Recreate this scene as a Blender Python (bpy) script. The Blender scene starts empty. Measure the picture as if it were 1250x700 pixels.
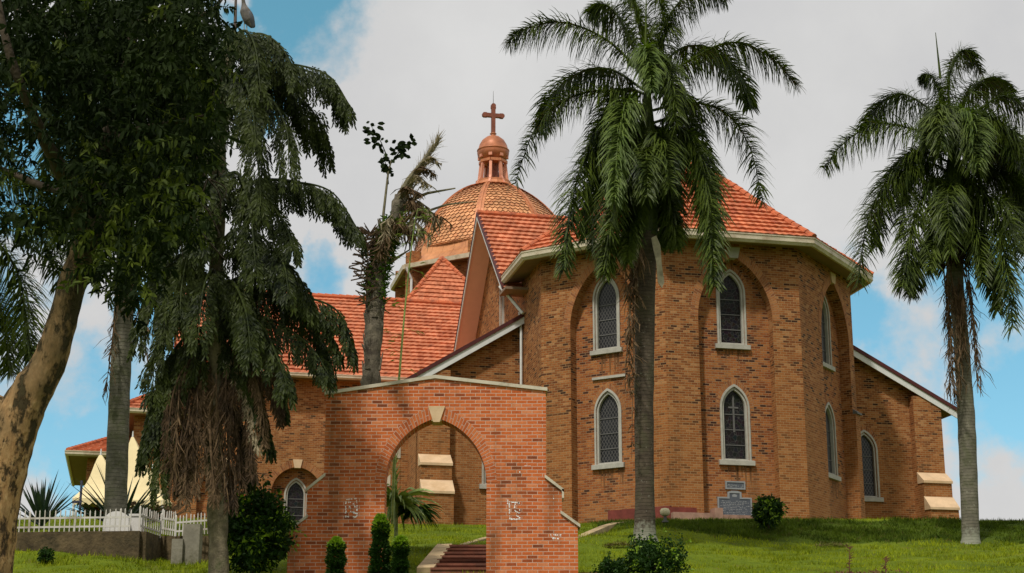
import bpy, bmesh, math, random
import numpy as np
from mathutils import Vector, Matrix
from mathutils.geometry import tessellate_polygon
R = math.radians
PI = math.pi
S = bpy.context.scene
COL = S.collection
random.seed(7)

# ------------------------------------------------------------------ camera
F_PX, TH = 2000.0, 0.268
CT, ST = math.cos(TH), math.sin(TH)
cam = bpy.data.cameras.new('camera')
cam.sensor_width = 36.0
cam.lens = F_PX / 1250 * 36.0
cam.clip_start = 0.1
cam.clip_end = 6000
camo = bpy.data.objects.new('camera', cam)
COL.objects.link(camo)
camo.location = (0, 0, 0)
camo.rotation_euler = (PI / 2 + TH, 0, 0)
S.camera = camo
# ------------------------------------------------------------------ exposure
S.view_settings.view_transform = 'Standard'
S.view_settings.look = 'None'
S.view_settings.gamma = 1
S.view_settings.use_curve_mapping = False
S.view_settings.exposure = 0.0
# ------------------------------------------------------------------ sun
SUN_EL, SUN_AZ = R(56), R(205)       # azimuth measured clockwise from +Y (behind the camera, a little to its left)
sun = bpy.data.lights.new('sun', 'SUN')
sun.energy = 3.0
sun.angle = R(4.0)
sun.color = (1.0, 0.95, 0.86)
suno = bpy.data.objects.new('sun', sun)
COL.objects.link(suno)
sd = Vector((math.sin(SUN_AZ) * math.cos(SUN_EL), math.cos(SUN_AZ) * math.cos(SUN_EL), math.sin(SUN_EL)))
suno.rotation_euler = sd.to_track_quat('Z', 'Y').to_euler()
suno.location = (0, 0, 60)


def pdir(px, py):
    r = (px - 625) / F_PX
    u = (350 - py) / F_PX
    return Vector((r, CT - u * ST, ST + u * CT))


def P(px, py, D):
    """a place at distance D in front of the viewpoint"""
    d = pdir(px, py)
    return d * (D / d.y)


# ------------------------------------------------------------------ sky
W = bpy.data.worlds.new('World')
S.world = W
W.use_nodes = True
nt = W.node_tree
for n in list(nt.nodes):
    nt.nodes.remove(n)


def N(nt, t, **kw):
    n = nt.nodes.new(t)
    for k, v in kw.items():
        if k.startswith('i_'):
            key = k[2:]
            key = int(key) if key.isdigit() else key.replace('_', ' ')
            n.inputs[key].default_value = v
        else:
            setattr(n, k, v)
    return n


def L(nt, a, b):
    nt.links.new(a, b)


def ramp(nt, fac, stops, interp='LINEAR'):
    n = nt.nodes.new('ShaderNodeValToRGB')
    cr = n.color_ramp
    cr.interpolation = interp
    while len(cr.elements) < len(stops):
        cr.elements.new(0.5)
    for e, (p, c) in zip(cr.elements, stops):
        e.position = p
        e.color = (c[0], c[1], c[2], 1) if not isinstance(c, (int, float)) else (c, c, c, 1)
    nt.links.new(fac, n.inputs[0])
    return n.outputs[0]


def mixc(nt, fac, a, b, mode='MIX'):
    n = nt.nodes.new('ShaderNodeMix')
    n.data_type = 'RGBA'
    n.blend_type = mode
    for sock, v in ((n.inputs[0], fac), (n.inputs[6], a), (n.inputs[7], b)):
        if hasattr(v, 'links'):
            nt.links.new(v, sock)
        elif isinstance(v, (int, float)):
            sock.default_value = v
        else:
            sock.default_value = (v[0], v[1], v[2], 1)
    return n.outputs[2]


def math_(nt, op, a, b=None, clamp=False):
    n = nt.nodes.new('ShaderNodeMath')
    n.operation = op
    n.use_clamp = clamp
    for i, v in enumerate((a, b)):
        if v is None:
            continue
        if hasattr(v, 'links'):
            nt.links.new(v, n.inputs[i])
        else:
            n.inputs[i].default_value = v
    return n.outputs[0]


sky = N(nt, 'ShaderNodeTexSky', sky_type='NISHITA', sun_disc=False)
sky.sun_elevation = SUN_EL
sky.sun_rotation = SUN_AZ
sky.air_density = 1.0
sky.dust_density = 0.6
tc = N(nt, 'ShaderNodeTexCoord')
nz = N(nt, 'ShaderNodeTexNoise', i_Scale=7.0, i_Detail=7.0, i_Roughness=0.58)
L(nt, tc.outputs['Generated'], nz.inputs['Vector'])
nz2 = N(nt, 'ShaderNodeTexNoise', i_Scale=22.0, i_Detail=6.0, i_Roughness=0.6)
L(nt, tc.outputs['Generated'], nz2.inputs['Vector'])
# open blue gaps in the cloud deck: rounded patches of the sky dome, edges broken by noise
gaps = [(365, 30, .052, 1.0), (325, 90, .040, .95), (30, 200, .05, .8), (20, 500, .06, .8), (120, 510, .07, .82), (200, 400, .05, .8), (70, 330, .03, .55),
        (60, 150, .07, .8), (385, 350, .028, .75), (1190, 20, .008, .5), (1150, 400, .065, .66), (1245, 480, .075, .72),
        (1100, 540, .05, .6), (690, 262, .02, .6), (-200, 400, .12, 1), (1560, 300, .16, .8)]
dn_ = N(nt, 'ShaderNodeTexNoise', i_Scale=11.0, i_Detail=6.0, i_Roughness=.6)
L(nt, tc.outputs['Generated'], dn_.inputs['Vector'])
dv_ = N(nt, 'ShaderNodeVectorMath', operation='SUBTRACT')
L(nt, dn_.outputs['Color'], dv_.inputs[0])
dv_.inputs[1].default_value = (.5, .5, .5)
ds_ = N(nt, 'ShaderNodeVectorMath', operation='SCALE')
L(nt, dv_.outputs[0], ds_.inputs[0])
ds_.inputs['Scale'].default_value = .11
dd_ = N(nt, 'ShaderNodeVectorMath', operation='ADD')
L(nt, tc.outputs['Generated'], dd_.inputs[0])
L(nt, ds_.outputs[0], dd_.inputs[1])
acc = None
for (gx, gy, gr, gs) in gaps:
    d = pdir(gx, gy).normalized()
    vm = N(nt, 'ShaderNodeVectorMath', operation='DISTANCE')
    L(nt, dd_.outputs[0], vm.inputs[0])
    vm.inputs[1].default_value = d
    mr = N(nt, 'ShaderNodeMapRange', interpolation_type='SMOOTHSTEP')
    L(nt, vm.outputs['Value'], mr.inputs[0])
    mr.inputs[1].default_value = gr * 1.35
    mr.inputs[2].default_value = gr * .35
    mr.inputs[3].default_value = 0
    mr.inputs[4].default_value = gs
    acc = mr.outputs[0] if acc is None else math_(nt, 'MAXIMUM', acc, mr.outputs[0])
nmix = math_(nt, 'ADD', math_(nt, 'MULTIPLY', nz.outputs[0], 1.0), math_(nt, 'MULTIPLY', nz2.outputs[0], .35))
nn = math_(nt, 'SUBTRACT', nmix, .675)
gap = math_(nt, 'ADD', acc, math_(nt, 'MULTIPLY', nn, 2.6))
gapm = ramp(nt, gap, [(0.30, 0), (0.80, 0.9)], 'EASE')
# stay cloudy where no gap lies
gapm2 = math_(nt, 'MULTIPLY', gapm, ramp(nt, acc, [(0.02, 0), (0.25, 1)]))
cloudcol = ramp(nt, nz.outputs[0], [(0.3, (.59, .59, .598)), (0.5, (.645, .643, .64)), (0.7, (.70, .697, .69))])
sepz = N(nt, 'ShaderNodeSeparateXYZ')
L(nt, tc.outputs['Generated'], sepz.inputs[0])
elev = ramp(nt, sepz.outputs[2], [(.12, (.68, 1.10, 1.14)), (.42, (.46, 1.28, 1.12))])
skyb = mixc(nt, 1.0, sky.outputs[0], elev, 'MULTIPLY')
# cloud radiance is expressed in the same (physical) units as the sky, so one Background strength drives both
SKY = 0.12
ccm = mixc(nt, 1.0, cloudcol, (1 / SKY,) * 3, 'MULTIPLY')
fin = mixc(nt, gapm2, ccm, skyb)
bg = N(nt, 'ShaderNodeBackground', i_Strength=SKY)
L(nt, fin, bg.inputs[0])
out = N(nt, 'ShaderNodeOutputWorld')
L(nt, bg.outputs[0], out.inputs[0])


# ================================================================== helpers
def tag(o, label=None, cat=None, group=None, kind=None):
    if label: o['label'] = label
    if cat: o['category'] = cat
    if group: o['group'] = group
    if kind: o['kind'] = kind
    return o


def thing(name, label, cat, loc=(0, 0, 0), rz=0.0, group=None):
    o = bpy.data.objects.new(name, None)
    o.empty_display_size = .3
    COL.objects.link(o)
    o.location = loc
    o.rotation_euler = (0, 0, rz)
    return tag(o, label, cat, group)


class MB:
    """collects faces; build() links them as ONE mesh object"""

    def __init__(s):
        s.v = []
        s.f = []
        s.uv = {}

    def add(s, pts, faces, uvs=None):
        b = len(s.v)
        s.v += [tuple(p) for p in pts]
        for i, f in enumerate(faces):
            if uvs is not None:
                s.uv[len(s.f)] = uvs[i]
            s.f.append(tuple(b + k for k in f))
        return s

    def quad(s, a, b, c, d, uv=None):
        s.add([a, b, c, d], [(0, 1, 2, 3)], None if uv is None else [uv])

    def tri(s, a, b, c):
        s.add([a, b, c], [(0, 1, 2)])

    def hexa(s, p):
        """p: 4 bottom + 4 top points"""
        s.add(p, [(3, 2, 1, 0), (4, 5, 6, 7), (0, 1, 5, 4), (1, 2, 6, 5), (2, 3, 7, 6), (3, 0, 4, 7)])

    def box(s, c, sz, rz=0.0):
        hx, hy, hz = sz[0] / 2, sz[1] / 2, sz[2] / 2
        cc, ss = math.cos(rz), math.sin(rz)
        p = []
        for z in (-hz, hz):
            for x, y in ((-hx, -hy), (hx, -hy), (hx, hy), (-hx, hy)):
                p.append((c[0] + x * cc - y * ss, c[1] + x * ss + y * cc, c[2] + z))
        s.hexa(p)

    def beam(s, a, b, w, h, up=(0, 0, 1)):
        """rectangular bar from a to b, w across, h in the up direction (top at the line)"""
        a, b = Vector(a), Vector(b)
        t = (b - a).normalized()
        sdv = t.cross(Vector(up)).normalized() * (w / 2)
        u = sdv.cross(t).normalized() * h
        s.hexa([a - sdv - u, a + sdv - u, b + sdv - u, b - sdv - u, a - sdv, a + sdv, b + sdv, b - sdv])

    def tube(s, pts, radii, n=10, cap=True, jit=0.0, squash=1.0):
        pts = [Vector(p) for p in pts]
        if isinstance(radii, (int, float)):
            radii = [radii] * len(pts)
        base = len(s.v)
        ref = Vector((0.13, 1, 0.07))
        for i, p in enumerate(pts):
            t = (pts[min(i + 1, len(pts) - 1)] - pts[max(i - 1, 0)])
            if t.length < 1e-6: t = Vector((0, 0, 1))
            t.normalize()
            x = t.cross(ref)
            if x.length < 1e-3: x = t.cross(Vector((1, 0, 0)))
            x.normalize()
            y = t.cross(x)
            for k in range(n):
                a = 2 * PI * k / n
                rr = radii[i] * (1 + (random.uniform(-jit, jit) if jit else 0))
                s.v.append(tuple(p + x * math.cos(a) * rr + y * math.sin(a) * rr * squash))
        for i in range(len(pts) - 1):
            for k in range(n):
                a = base + i * n + k
                b_ = base + i * n + (k + 1) % n
                s.f.append((a, b_, b_ + n, a + n))
        if cap:
            s.f.append(tuple(base + k for k in range(n))[::-1])
            s.f.append(tuple(base + (len(pts) - 1) * n + k for k in range(n)))

    def lathe(s, prof, c=(0, 0, 0), n=16, a0=0.0):
        base = len(s.v)
        for r, z in prof:
            for k in range(n):
                a = a0 + 2 * PI * k / n
                s.v.append((c[0] + r * math.cos(a), c[1] + r * math.sin(a), c[2] + z))
        for i in range(len(prof) - 1):
            for k in range(n):
                a = base + i * n + k
                b_ = base + i * n + (k + 1) % n
                s.f.append((a, b_, b_ + n, a + n))
        s.f.append(tuple(base + k for k in range(n))[::-1])
        s.f.append(tuple(base + (len(prof) - 1) * n + k for k in range(n)))

    def build(s, name, mat, parent=None, z0=0.0, smooth=False, uvbox=False):
        me = bpy.data.meshes.new(name)
        org = (0, 0, z0) if isinstance(z0, (int, float)) else z0
        vv = [(p[0] - org[0], p[1] - org[1], p[2] - org[2]) for p in s.v]
        me.from_pydata(vv, [], s.f)
        if uvbox or s.uv:
            ul = me.uv_layers.new(name='UVMap')
            for pi, poly in enumerate(me.polygons):
                if pi in s.uv:
                    for li, uv in zip(poly.loop_indices, s.uv[pi]):
                        ul.data[li].uv = uv
                    continue
                n = poly.normal
                t = Vector((-n.y, n.x, 0))
                if t.length < .02:
                    t = Vector((1, 0, 0))
                t.normalize()
                # one consistent sense along the wall
                if t.x < -1e-4 or (abs(t.x) <= 1e-4 and t.y < 0): t = -t
                w = Vector((0, 0, 1)) if abs(n.z) < .3 else n.cross(t)
                if w.z < 0: w = -w
                for li in poly.loop_indices:
                    co = me.vertices[me.loops[li].vertex_index].co
                    ul.data[li].uv = (co.dot(t), co.dot(w))
        if smooth:
            me.polygons.foreach_set('use_smooth', [True] * len(me.polygons))
        me.materials.append(mat)
        me.update()
        o = bpy.data.objects.new(name, me)
        COL.objects.link(o)
        if parent is not None:
            o.parent = parent
        return o


class Fr:
    """upright plane: t along it, z up, d outward"""

    def __init__(s, o, ang):
        s.o = Vector((o[0], o[1], 0))
        s.t = Vector((math.cos(ang), math.sin(ang), 0))
        s.n = Vector((math.sin(ang), -math.cos(ang), 0))
        s.ang = ang

    def __call__(s, t, z, d=0.0):
        return s.o + s.t * t + s.n * d + Vector((0, 0, z))


def arch(cx, hw, z0, zs, za, n=9):
    h = za - zs
    Rr = (hw * hw + h * h) / (2 * hw)
    a1 = math.acos(max(-1, min(1, (Rr - hw) / Rr)))
    pts = [(cx - hw, z0)]
    for i in range(n + 1):
        a = a1 * i / n
        pts.append((cx - hw + Rr - Rr * math.cos(a), zs + Rr * math.sin(a)))
    right = [(2 * cx - x, z) for x, z in pts[:-1]]
    return pts + right[::-1]


def plate(mb, fr, outer, holes=(), d0=0.0, d1=-.3, back=False):
    loops = [list(outer)] + [list(h) for h in holes]
    flat = [p for l in loops for p in l]
    tris = tessellate_polygon([[Vector((x, z, 0)) for x, z in l] for l in loops])
    pts = [fr(x, z, d0) for x, z in flat]
    fs = []
    for t in tris:
        a, b, c = [Vector((flat[i][0], flat[i][1])) for i in t]
        cr = (b - a).x * (c - a).y - (b - a).y * (c - a).x
        if abs(cr) < 1e-9: continue
        fs.append(tuple(t) if cr > 0 else tuple(t)[::-1])
    mb.add(pts, fs)
    if back:
        mb.add([fr(x, z, d1) for x, z in flat], [f[::-1] for f in fs])
    for li, l in enumerate(loops):
        area = sum(l[i][0] * l[(i + 1) % len(l)][1] - l[(i + 1) % len(l)][0] * l[i][1] for i in range(len(l)))
        m = len(l)
        ccw = area > 0
        for i in range(m):
            p, q = l[i], l[(i + 1) % m]
            if (ccw and li == 0) or (not ccw and li > 0):
                mb.quad(fr(p[0], p[1], d0), fr(p[0], p[1], d1), fr(q[0], q[1], d1), fr(q[0], q[1], d0))
            else:
                mb.quad(fr(p[0], p[1], d1), fr(p[0], p[1], d0), fr(q[0], q[1], d0), fr(q[0], q[1], d1))


def rect(t0, t1, z0, z1):
    return [(t0, z0), (t1, z0), (t1, z1), (t0, z1)]


def archring(mb, fr, cx, hw, zs, za, w, d0, d1, brick=.11, n=10):
    """ring of radial bricks round an arch; UV runs round the ring"""
    inn = arch(cx, hw, zs, zs, za, n)[1:-1]
    outp = arch(cx, hw + w, zs, zs, za + w * 1.25, n)[1:-1]
    s_ = 0
    for i in range(len(inn) - 1):
        a, b = inn[i], inn[i + 1]
        c, d = outp[i + 1], outp[i]
        ln = math.hypot(b[0] - a[0], b[1] - a[1]) * 1.1
        mb.quad(fr(a[0], a[1], d0), fr(b[0], b[1], d0), fr(c[0], c[1], d0), fr(d[0], d[1], d0),
                uv=[(0, s_), (0, s_ + ln), (w, s_ + ln), (w, s_)])
        s_ += ln
        mb.quad(fr(d[0], d[1], d0), fr(c[0], c[1], d0), fr(c[0], c[1], d1), fr(d[0], d[1], d1),
                uv=[(0, s_), (0, s_ + ln), (w, s_ + ln), (w, s_)])


# ================================================================== materials
def newmat(name, rough=.8, spec=.3):
    m = bpy.data.materials.new(name)
    m.use_nodes = True
    t = m.node_tree
    b = t.nodes['Principled BSDF']
    b.inputs['Roughness'].default_value = rough
    b.inputs['Specular IOR Level'].default_value = spec
    return m, t, b


def bump(t, b, h, strength=.4, dist=.02):
    n = N(t, 'ShaderNodeBump', i_Strength=strength, i_Distance=dist)
    L(t, h, n.inputs['Height'])
    L(t, n.outputs[0], b.inputs['Normal'])


def plain(name, c, rough=.7, var=.18, scale=3.0, metal=0.0, spec=.3, bmp=.0, c2=None, stain=None):
    m, t, b = newmat(name, rough, spec)
    tc = N(t, 'ShaderNodeTexCoord')
    nz = N(t, 'ShaderNodeTexNoise', i_Scale=scale, i_Detail=6.0, i_Roughness=.62)
    L(t, tc.outputs['Object'], nz.inputs['Vector'])
    lo = tuple(x * (1 - var) for x in c)
    hi = tuple(min(1, x * (1 + var)) for x in (c2 or c))
    cc = ramp(t, nz.outputs[0], [(.3, lo), (.7, hi)])
    if stain:
        n3 = N(t, 'ShaderNodeTexNoise', i_Scale=scale * .45, i_Detail=8.0, i_Roughness=.7)
        L(t, tc.outputs['Object'], n3.inputs['Vector'])
        cc = mixc(t, ramp(t, n3.outputs[0], [(.5, 0), (.66, .85)]), cc, stain)
    L(t, cc, b.inputs['Base Color'])
    b.inputs['Metallic'].default_value = metal
    if bmp:
        n2 = N(t, 'ShaderNodeTexNoise', i_Scale=scale * 6, i_Detail=5.0)
        L(t, tc.outputs['Object'], n2.inputs['Vector'])
        bump(t, b, n2.outputs[0], .5, bmp)
    return m


def brickmat(name, stops, mortar, bw, bh, ms, damp=.6, bumpd=.012, tint=None, bz=0.0, pale=None):
    m, t, b = newmat(name, .88, .2)
    uv = N(t, 'ShaderNodeUVMap', uv_map='UVMap')
    tc = N(t, 'ShaderNodeTexCoord')
    br = N(t, 'ShaderNodeTexBrick', i_Scale=1.0)
    br.offset = .5
    br.inputs['Color1'].default_value = (0, 0, 0, 1)
    br.inputs['Color2'].default_value = (1, 1, 1, 1)
    br.inputs['Mortar'].default_value = (.5, .5, .5, 1)
    br.inputs['Mortar Size'].default_value = ms
    br.inputs['Mortar Smooth'].default_value = .25
    br.inputs['Brick Width'].default_value = bw
    br.inputs['Row Height'].default_value = bh
    # slightly uneven courses
    wob = N(t, 'ShaderNodeTexNoise', i_Scale=.9, i_Detail=2.0)
    L(t, tc.outputs['Object'], wob.inputs['Vector'])
    wv = N(t, 'ShaderNodeVectorMath', operation='SCALE')
    L(t, wob.outputs['Color'], wv.inputs[0])
    wv.inputs['Scale'].default_value = .03
    va = N(t, 'ShaderNodeVectorMath', operation='ADD')
    L(t, uv.outputs[0], va.inputs[0])
    L(t, wv.outputs[0], va.inputs[1])
    L(t, va.outputs[0], br.inputs['Vector'])
    # random value per brick, shifted by zones (so that dark bricks come in drifts)
    zn = N(t, 'ShaderNodeTexNoise', i_Scale=.55, i_Detail=4.0, i_Roughness=.6)
    L(t, tc.outputs['Object'], zn.inputs['Vector'])
    zs = math_(t, 'MULTIPLY', math_(t, 'SUBTRACT', zn.outputs[0], .5), .55)
    v = math_(t, 'ADD', br.outputs['Color'], zs, clamp=True)
    colr = ramp(t, v, stops)
    # grain in the clay
    g = N(t, 'ShaderNodeTexNoise', i_Scale=14.0, i_Detail=5.0, i_Roughness=.7)
    L(t, tc.outputs['Object'], g.inputs['Vector'])
    colr = mixc(t, 1.0, colr, ramp(t, g.outputs[0], [(.25, (.74, .74, .74)), (.75, (1.2, 1.2, 1.2))]), 'MULTIPLY')
    if tint:
        tn = N(t, 'ShaderNodeTexNoise', i_Scale=.22, i_Detail=3.0)
        L(t, tc.outputs['Object'], tn.inputs['Vector'])
        sep = N(t, 'ShaderNodeSeparateXYZ')
        L(t, tc.outputs['Object'], sep.inputs[0])
        zz = math_(t, 'MULTIPLY', math_(t, 'SUBTRACT', bz, sep.outputs[2]), .12)
        k = math_(t, 'ADD', tn.outputs[0], zz)
        colr = mixc(t, ramp(t, k, [(.42, 0), (.72, .4)]), colr, tint)
    if pale:
        pn = N(t, 'ShaderNodeTexNoise', i_Scale=1.6, i_Detail=8.0, i_Roughness=.7)
        L(t, tc.outputs['Object'], pn.inputs['Vector'])
        colr = mixc(t, ramp(t, pn.outputs[0], [(.55, 0), (.75, .5)]), colr, pale)
    mo = mixc(t, ramp(t, g.outputs[0], [(.4, 0), (.7, .6)]), mortar, tuple(x * .6 for x in mortar))
    colr = mixc(t, br.outputs['Fac'], colr, mo)
    # damp streaks, an actual stain
    dn = N(t, 'ShaderNodeTexNoise', i_Scale=1.0, i_Detail=6.0, i_Roughness=.65)
    mp = N(t, 'ShaderNodeMapping')
    mp.inputs['Scale'].default_value = (1.1, 1.1, .22)
    L(t, tc.outputs['Object'], mp.inputs[0])
    L(t, mp.outputs[0], dn.inputs['Vector'])
    colr = mixc(t, ramp(t, dn.outputs[0], [(.52, 0), (.75, damp)]), colr, (.13, .06, .022))
    L(t, colr, b.inputs['Base Color'])
    hh = math_(t, 'ADD', math_(t, 'MULTIPLY', br.outputs['Fac'], -1.0), math_(t, 'MULTIPLY', g.outputs[0], .5))
    hh = math_(t, 'ADD', hh, math_(t, 'MULTIPLY', br.outputs['Color'], .3))
    bump(t, b, hh, .7, bumpd)
    return m


CH_STOPS = [(0.0, (.045, .018, .010)), (.05, (.08, .029, .012)), (.12, (.19, .060, .019)), (.5, (.295, .100, .028)), (.8, (.345, .132, .040)),
            (1.0, (.41, .195, .078))]
M_brick = brickmat('church_brick', CH_STOPS, (.40, .25, .12), .275, .10, .010, tint=(.325, .122, .032), bz=5.5)
M_brick2 = brickmat('recess_brick', [(0.0, (.045, .018, .012)), (.10, (.085, .03, .014)), (.20, (.22, .064, .020)), (.6, (.33, .105, .028)), (1.0, (.40, .16, .05))],
                    (.36, .22, .12), .275, .10, .011, tint=(.37, .17, .058), bz=2.0)
M_ringbrick = brickmat('arch_brick', [(0.0, (.20, .07, .028)), (.3, (.33, .12, .042)), (1.0, (.42, .18, .062))], (.36, .22, .12), .34, .10, .010)
M_gate = brickmat('gate_brick', [(0.0, (.22, .055, .02)), (.08, (.36, .08, .022)), (.2, (.50, .11, .026)), (.7, (.60, .15, .040)), (1.0, (.64, .22, .09))],
                  (.66, .42, .31), .256, .087, .009, bumpd=.012, damp=.7, pale=(.56, .22, .12))
M_gatering = brickmat('gate_arch_brick', [(0.0, (.36, .085, .026)), (.3, (.48, .115, .032)), (1.0, (.60, .18, .06))], (.56, .34, .25), .25, .082, .009)
M_stone = plain('grey_stone_trim', (.40, .38, .33), .75, .15, 4, bmp=.004)
M_cream = plain('cream_gutter', (.56, .49, .36), .5, .12, 2.5, stain=(.36, .28, .18))
M_soffit = plain('soffit_board', (.22, .15, .10), .7, .1, 2)
M_pinksoffit = plain('pinkish_soffit', (.74, .52, .43), .7, .06, 2)
M_white = plain('white_paint', (.66, .66, .64), .5, .08, 3)
M_coping = plain('cement_coping', (.56, .50, .39), .8, .14, 3, bmp=.004, stain=(.30, .25, .18))
M_bcope = plain('buttress_coping', (.62, .44, .27), .75, .15, 2, stain=(.52, .34, .18))
M_fascia = plain('dark_red_edge', (.075, .016, .014), .6, .2, 3)
M_cope2 = plain('copper_plain', (.50, .19, .08), .5, .22, 3.0, metal=.2, spec=.4, stain=(.30, .10, .05))
M_cdark = plain('copper_dark', (.22, .07, .04), .5, .25, 5, metal=.3, spec=.4)


def tilemat(name, base, hi, dark, moss=.0, metal=0.0, rough=.75):
    m, t, b = newmat(name, rough, .3)
    uv = N(t, 'ShaderNodeUVMap', uv_map='UVMap')
    tc = N(t, 'ShaderNodeTexCoord')
    wn = N(t, 'ShaderNodeTexWhiteNoise', noise_dimensions='2D')
    L(t, uv.outputs[0], wn.inputs['Vector'])
    c = ramp(t, wn.outputs[0], [(0, dark), (.18, base), (.7, hi), (1, tuple(min(1, x * 1.15) for x in hi))])
    nz = N(t, 'ShaderNodeTexNoise', i_Scale=1.3, i_Detail=8.0, i_Roughness=.68)
    L(t, tc.outputs['Object'], nz.inputs['Vector'])
    c = mixc(t, 1.0, c, ramp(t, nz.outputs[0], [(.3, (.62, .62, .62)), (.65, (1.15, 1.15, 1.15))]), 'MULTIPLY')
    if moss:
        n2 = N(t, 'ShaderNodeTexNoise', i_Scale=3.1, i_Detail=8.0, i_Roughness=.75)
        L(t, tc.outputs['Object'], n2.inputs['Vector'])
        c = mixc(t, ramp(t, n2.outputs[0], [(.56, 0), (.7, moss)]), c, (.13, .07, .045))
    L(t, c, b.inputs['Base Color'])
    b.inputs['Metallic'].default_value = metal
    n4 = N(t, 'ShaderNodeTexNoise', i_Scale=20, i_Detail=3.0)
    L(t, tc.outputs['Object'], n4.inputs['Vector'])
    bump(t, b, n4.outputs[0], .35, .01)
    return m


M_tile = tilemat('clay_tile', (.48, .145, .062), (.58, .20, .098), (.37, .10, .045), moss=.75)
M_tiledark = tilemat('clay_tile_weathered', (.47, .115, .046), (.60, .185, .08), (.32, .07, .035), moss=.65)
M_copper = tilemat('copper_scale', (.60, .26, .11), (.70, .34, .155), (.48, .18, .08), metal=.15, rough=.5)
M_ridge = plain('ridge_tile', (.50, .13, .05), .75, .3, 4, stain=(.28, .09, .05))


def glassmat(name, kind):
    m, t, b = newmat(name, .35, .3)
    uv = N(t, 'ShaderNodeUVMap', uv_map='UVMap')
    tc = N(t, 'ShaderNodeTexCoord')
    sep = N(t, 'ShaderNodeSeparateXYZ')
    L(t, uv.outputs[0], sep.inputs[0])
    u, v = sep.outputs[0], sep.outputs[1]
    if kind == 'diamond':
        k = 1 / .15
        a = math_(t, 'ADD', math_(t, 'MULTIPLY', u, k), math_(t, 'MULTIPLY', v, k * .62))
        c = math_(t, 'SUBTRACT', math_(t, 'MULTIPLY', u, k), math_(t, 'MULTIPLY', v, k * .62))
        fa = math_(t, 'ABSOLUTE', math_(t, 'SUBTRACT', math_(t, 'FRACT', a), .5))
        fc = math_(t, 'ABSOLUTE', math_(t, 'SUBTRACT', math_(t, 'FRACT', c), .5))
        lead = math_(t, 'GREATER_THAN', math_(t, 'MAXIMUM', fa, fc), .40)
        nz = N(t, 'ShaderNodeTexNoise', i_Scale=1.5, i_Detail=2.0)
        L(t, tc.outputs['Object'], nz.inputs['Vector'])
        g = ramp(t, nz.outputs[0], [(.35, (.006, .006, .007)), (.7, (.02, .021, .023))])
        col = mixc(t, lead, g, (.085, .08, .075))
    else:
        vo = N(t, 'ShaderNodeTexVoronoi', feature='DISTANCE_TO_EDGE', i_Scale=6.5)
        L(t, uv.outputs[0], vo.inputs['Vector'])
        v2 = N(t, 'ShaderNodeTexVoronoi', i_Scale=6.5)
        L(t, uv.outputs[0], v2.inputs['Vector'])
        lead = math_(t, 'LESS_THAN', vo.outputs['Distance'], .035)
        g = mixc(t, .05, (.016, .016, .018), v2.outputs['Color'])
        g = mixc(t, 1.0, g, (.22, .18, .17), 'MULTIPLY')
        col = mixc(t, lead, g, (.05, .047, .045))
    L(t, col, b.inputs['Base Color'])
    n4 = N(t, 'ShaderNodeTexNoise', i_Scale=6, i_Detail=2.0)
    L(t, uv.outputs[0], n4.inputs['Vector'])
    bump(t, b, n4.outputs[0], .25, .02)
    return m


M_gdiam = glassmat('leaded_glass', 'diamond')
M_gstain = glassmat('stained_glass', 'stain')
M_lead = plain('lead_bar', (.12, .115, .11), .6, .1)


def leafmat(name, lo, hi, rough=.5, spec=.35, scale=2.2, trans=.25, dry=None, fine=14.0):
    m, t, b = newmat(name, rough, spec)
    tc = N(t, 'ShaderNodeTexCoord')
    nz = N(t, 'ShaderNodeTexNoise', i_Scale=scale, i_Detail=3.0, i_Roughness=.6)
    L(t, tc.outputs['Object'], nz.inputs['Vector'])
    n2 = N(t, 'ShaderNodeTexNoise', i_Scale=fine, i_Detail=2.0)
    L(t, tc.outputs['Object'], n2.inputs['Vector'])
    k = math_(t, 'ADD', math_(t, 'MULTIPLY', nz.outputs[0], .55), math_(t, 'MULTIPLY', n2.outputs[0], .45))
    c = ramp(t, k, [(.36, lo), (.62, hi)])
    if dry:
        n3 = N(t, 'ShaderNodeTexNoise', i_Scale=3.3, i_Detail=3.0)
        L(t, tc.outputs['Object'], n3.inputs['Vector'])
        c = mixc(t, ramp(t, n3.outputs[0], [(.6, 0), (.68, .8)]), c, dry)
    L(t, c, b.inputs['Base Color'])
    if trans:
        tr = N(t, 'ShaderNodeBsdfTranslucent')
        L(t, mixc(t, 1.0, c, (1.5, 1.7, .7), 'MULTIPLY'), tr.inputs[0])
        ms = N(t, 'ShaderNodeMixShader', i_0=trans)
        L(t, b.outputs[0], ms.inputs[1])
        L(t, tr.outputs[0], ms.inputs[2])
        L(t, ms.outputs[0], t.nodes['Material Output'].inputs[0])
    return m


M_palm = leafmat('palm_leaf', (.006, .016, .003), (.092, .128, .014), .5, .2, 1.2, .16)
M_palmhi = leafmat('palm_leaf_young', (.04, .075, .012), (.12, .17, .025), .55, .25, 1.6, .2)
M_fish = leafmat('fishtail_leaf', (.003, .008, .002), (.046, .062, .009), .55, .14, 1.4, .14)
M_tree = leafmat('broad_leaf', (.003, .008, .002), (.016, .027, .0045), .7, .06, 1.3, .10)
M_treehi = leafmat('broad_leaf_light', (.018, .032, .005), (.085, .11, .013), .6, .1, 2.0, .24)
M_dead = leafmat('dead_frond', (.05, .03, .015), (.17, .11, .058), .8, .15, 3.0, .08)
M_deadlight = leafmat('dead_frond_light', (.15, .12, .07), (.34, .28, .18), .8, .15, 3.0, .1)
M_deaddark = leafmat('dead_frond_dark', (.018, .012, .007), (.085, .052, .026), .8, .15, 3.0, .05)
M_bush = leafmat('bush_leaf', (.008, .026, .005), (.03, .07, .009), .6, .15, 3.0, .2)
M_bushhi = leafmat('bush_tip', (.10, .19, .012), (.24, .36, .025), .5, .3, 3.0, .3)
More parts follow.
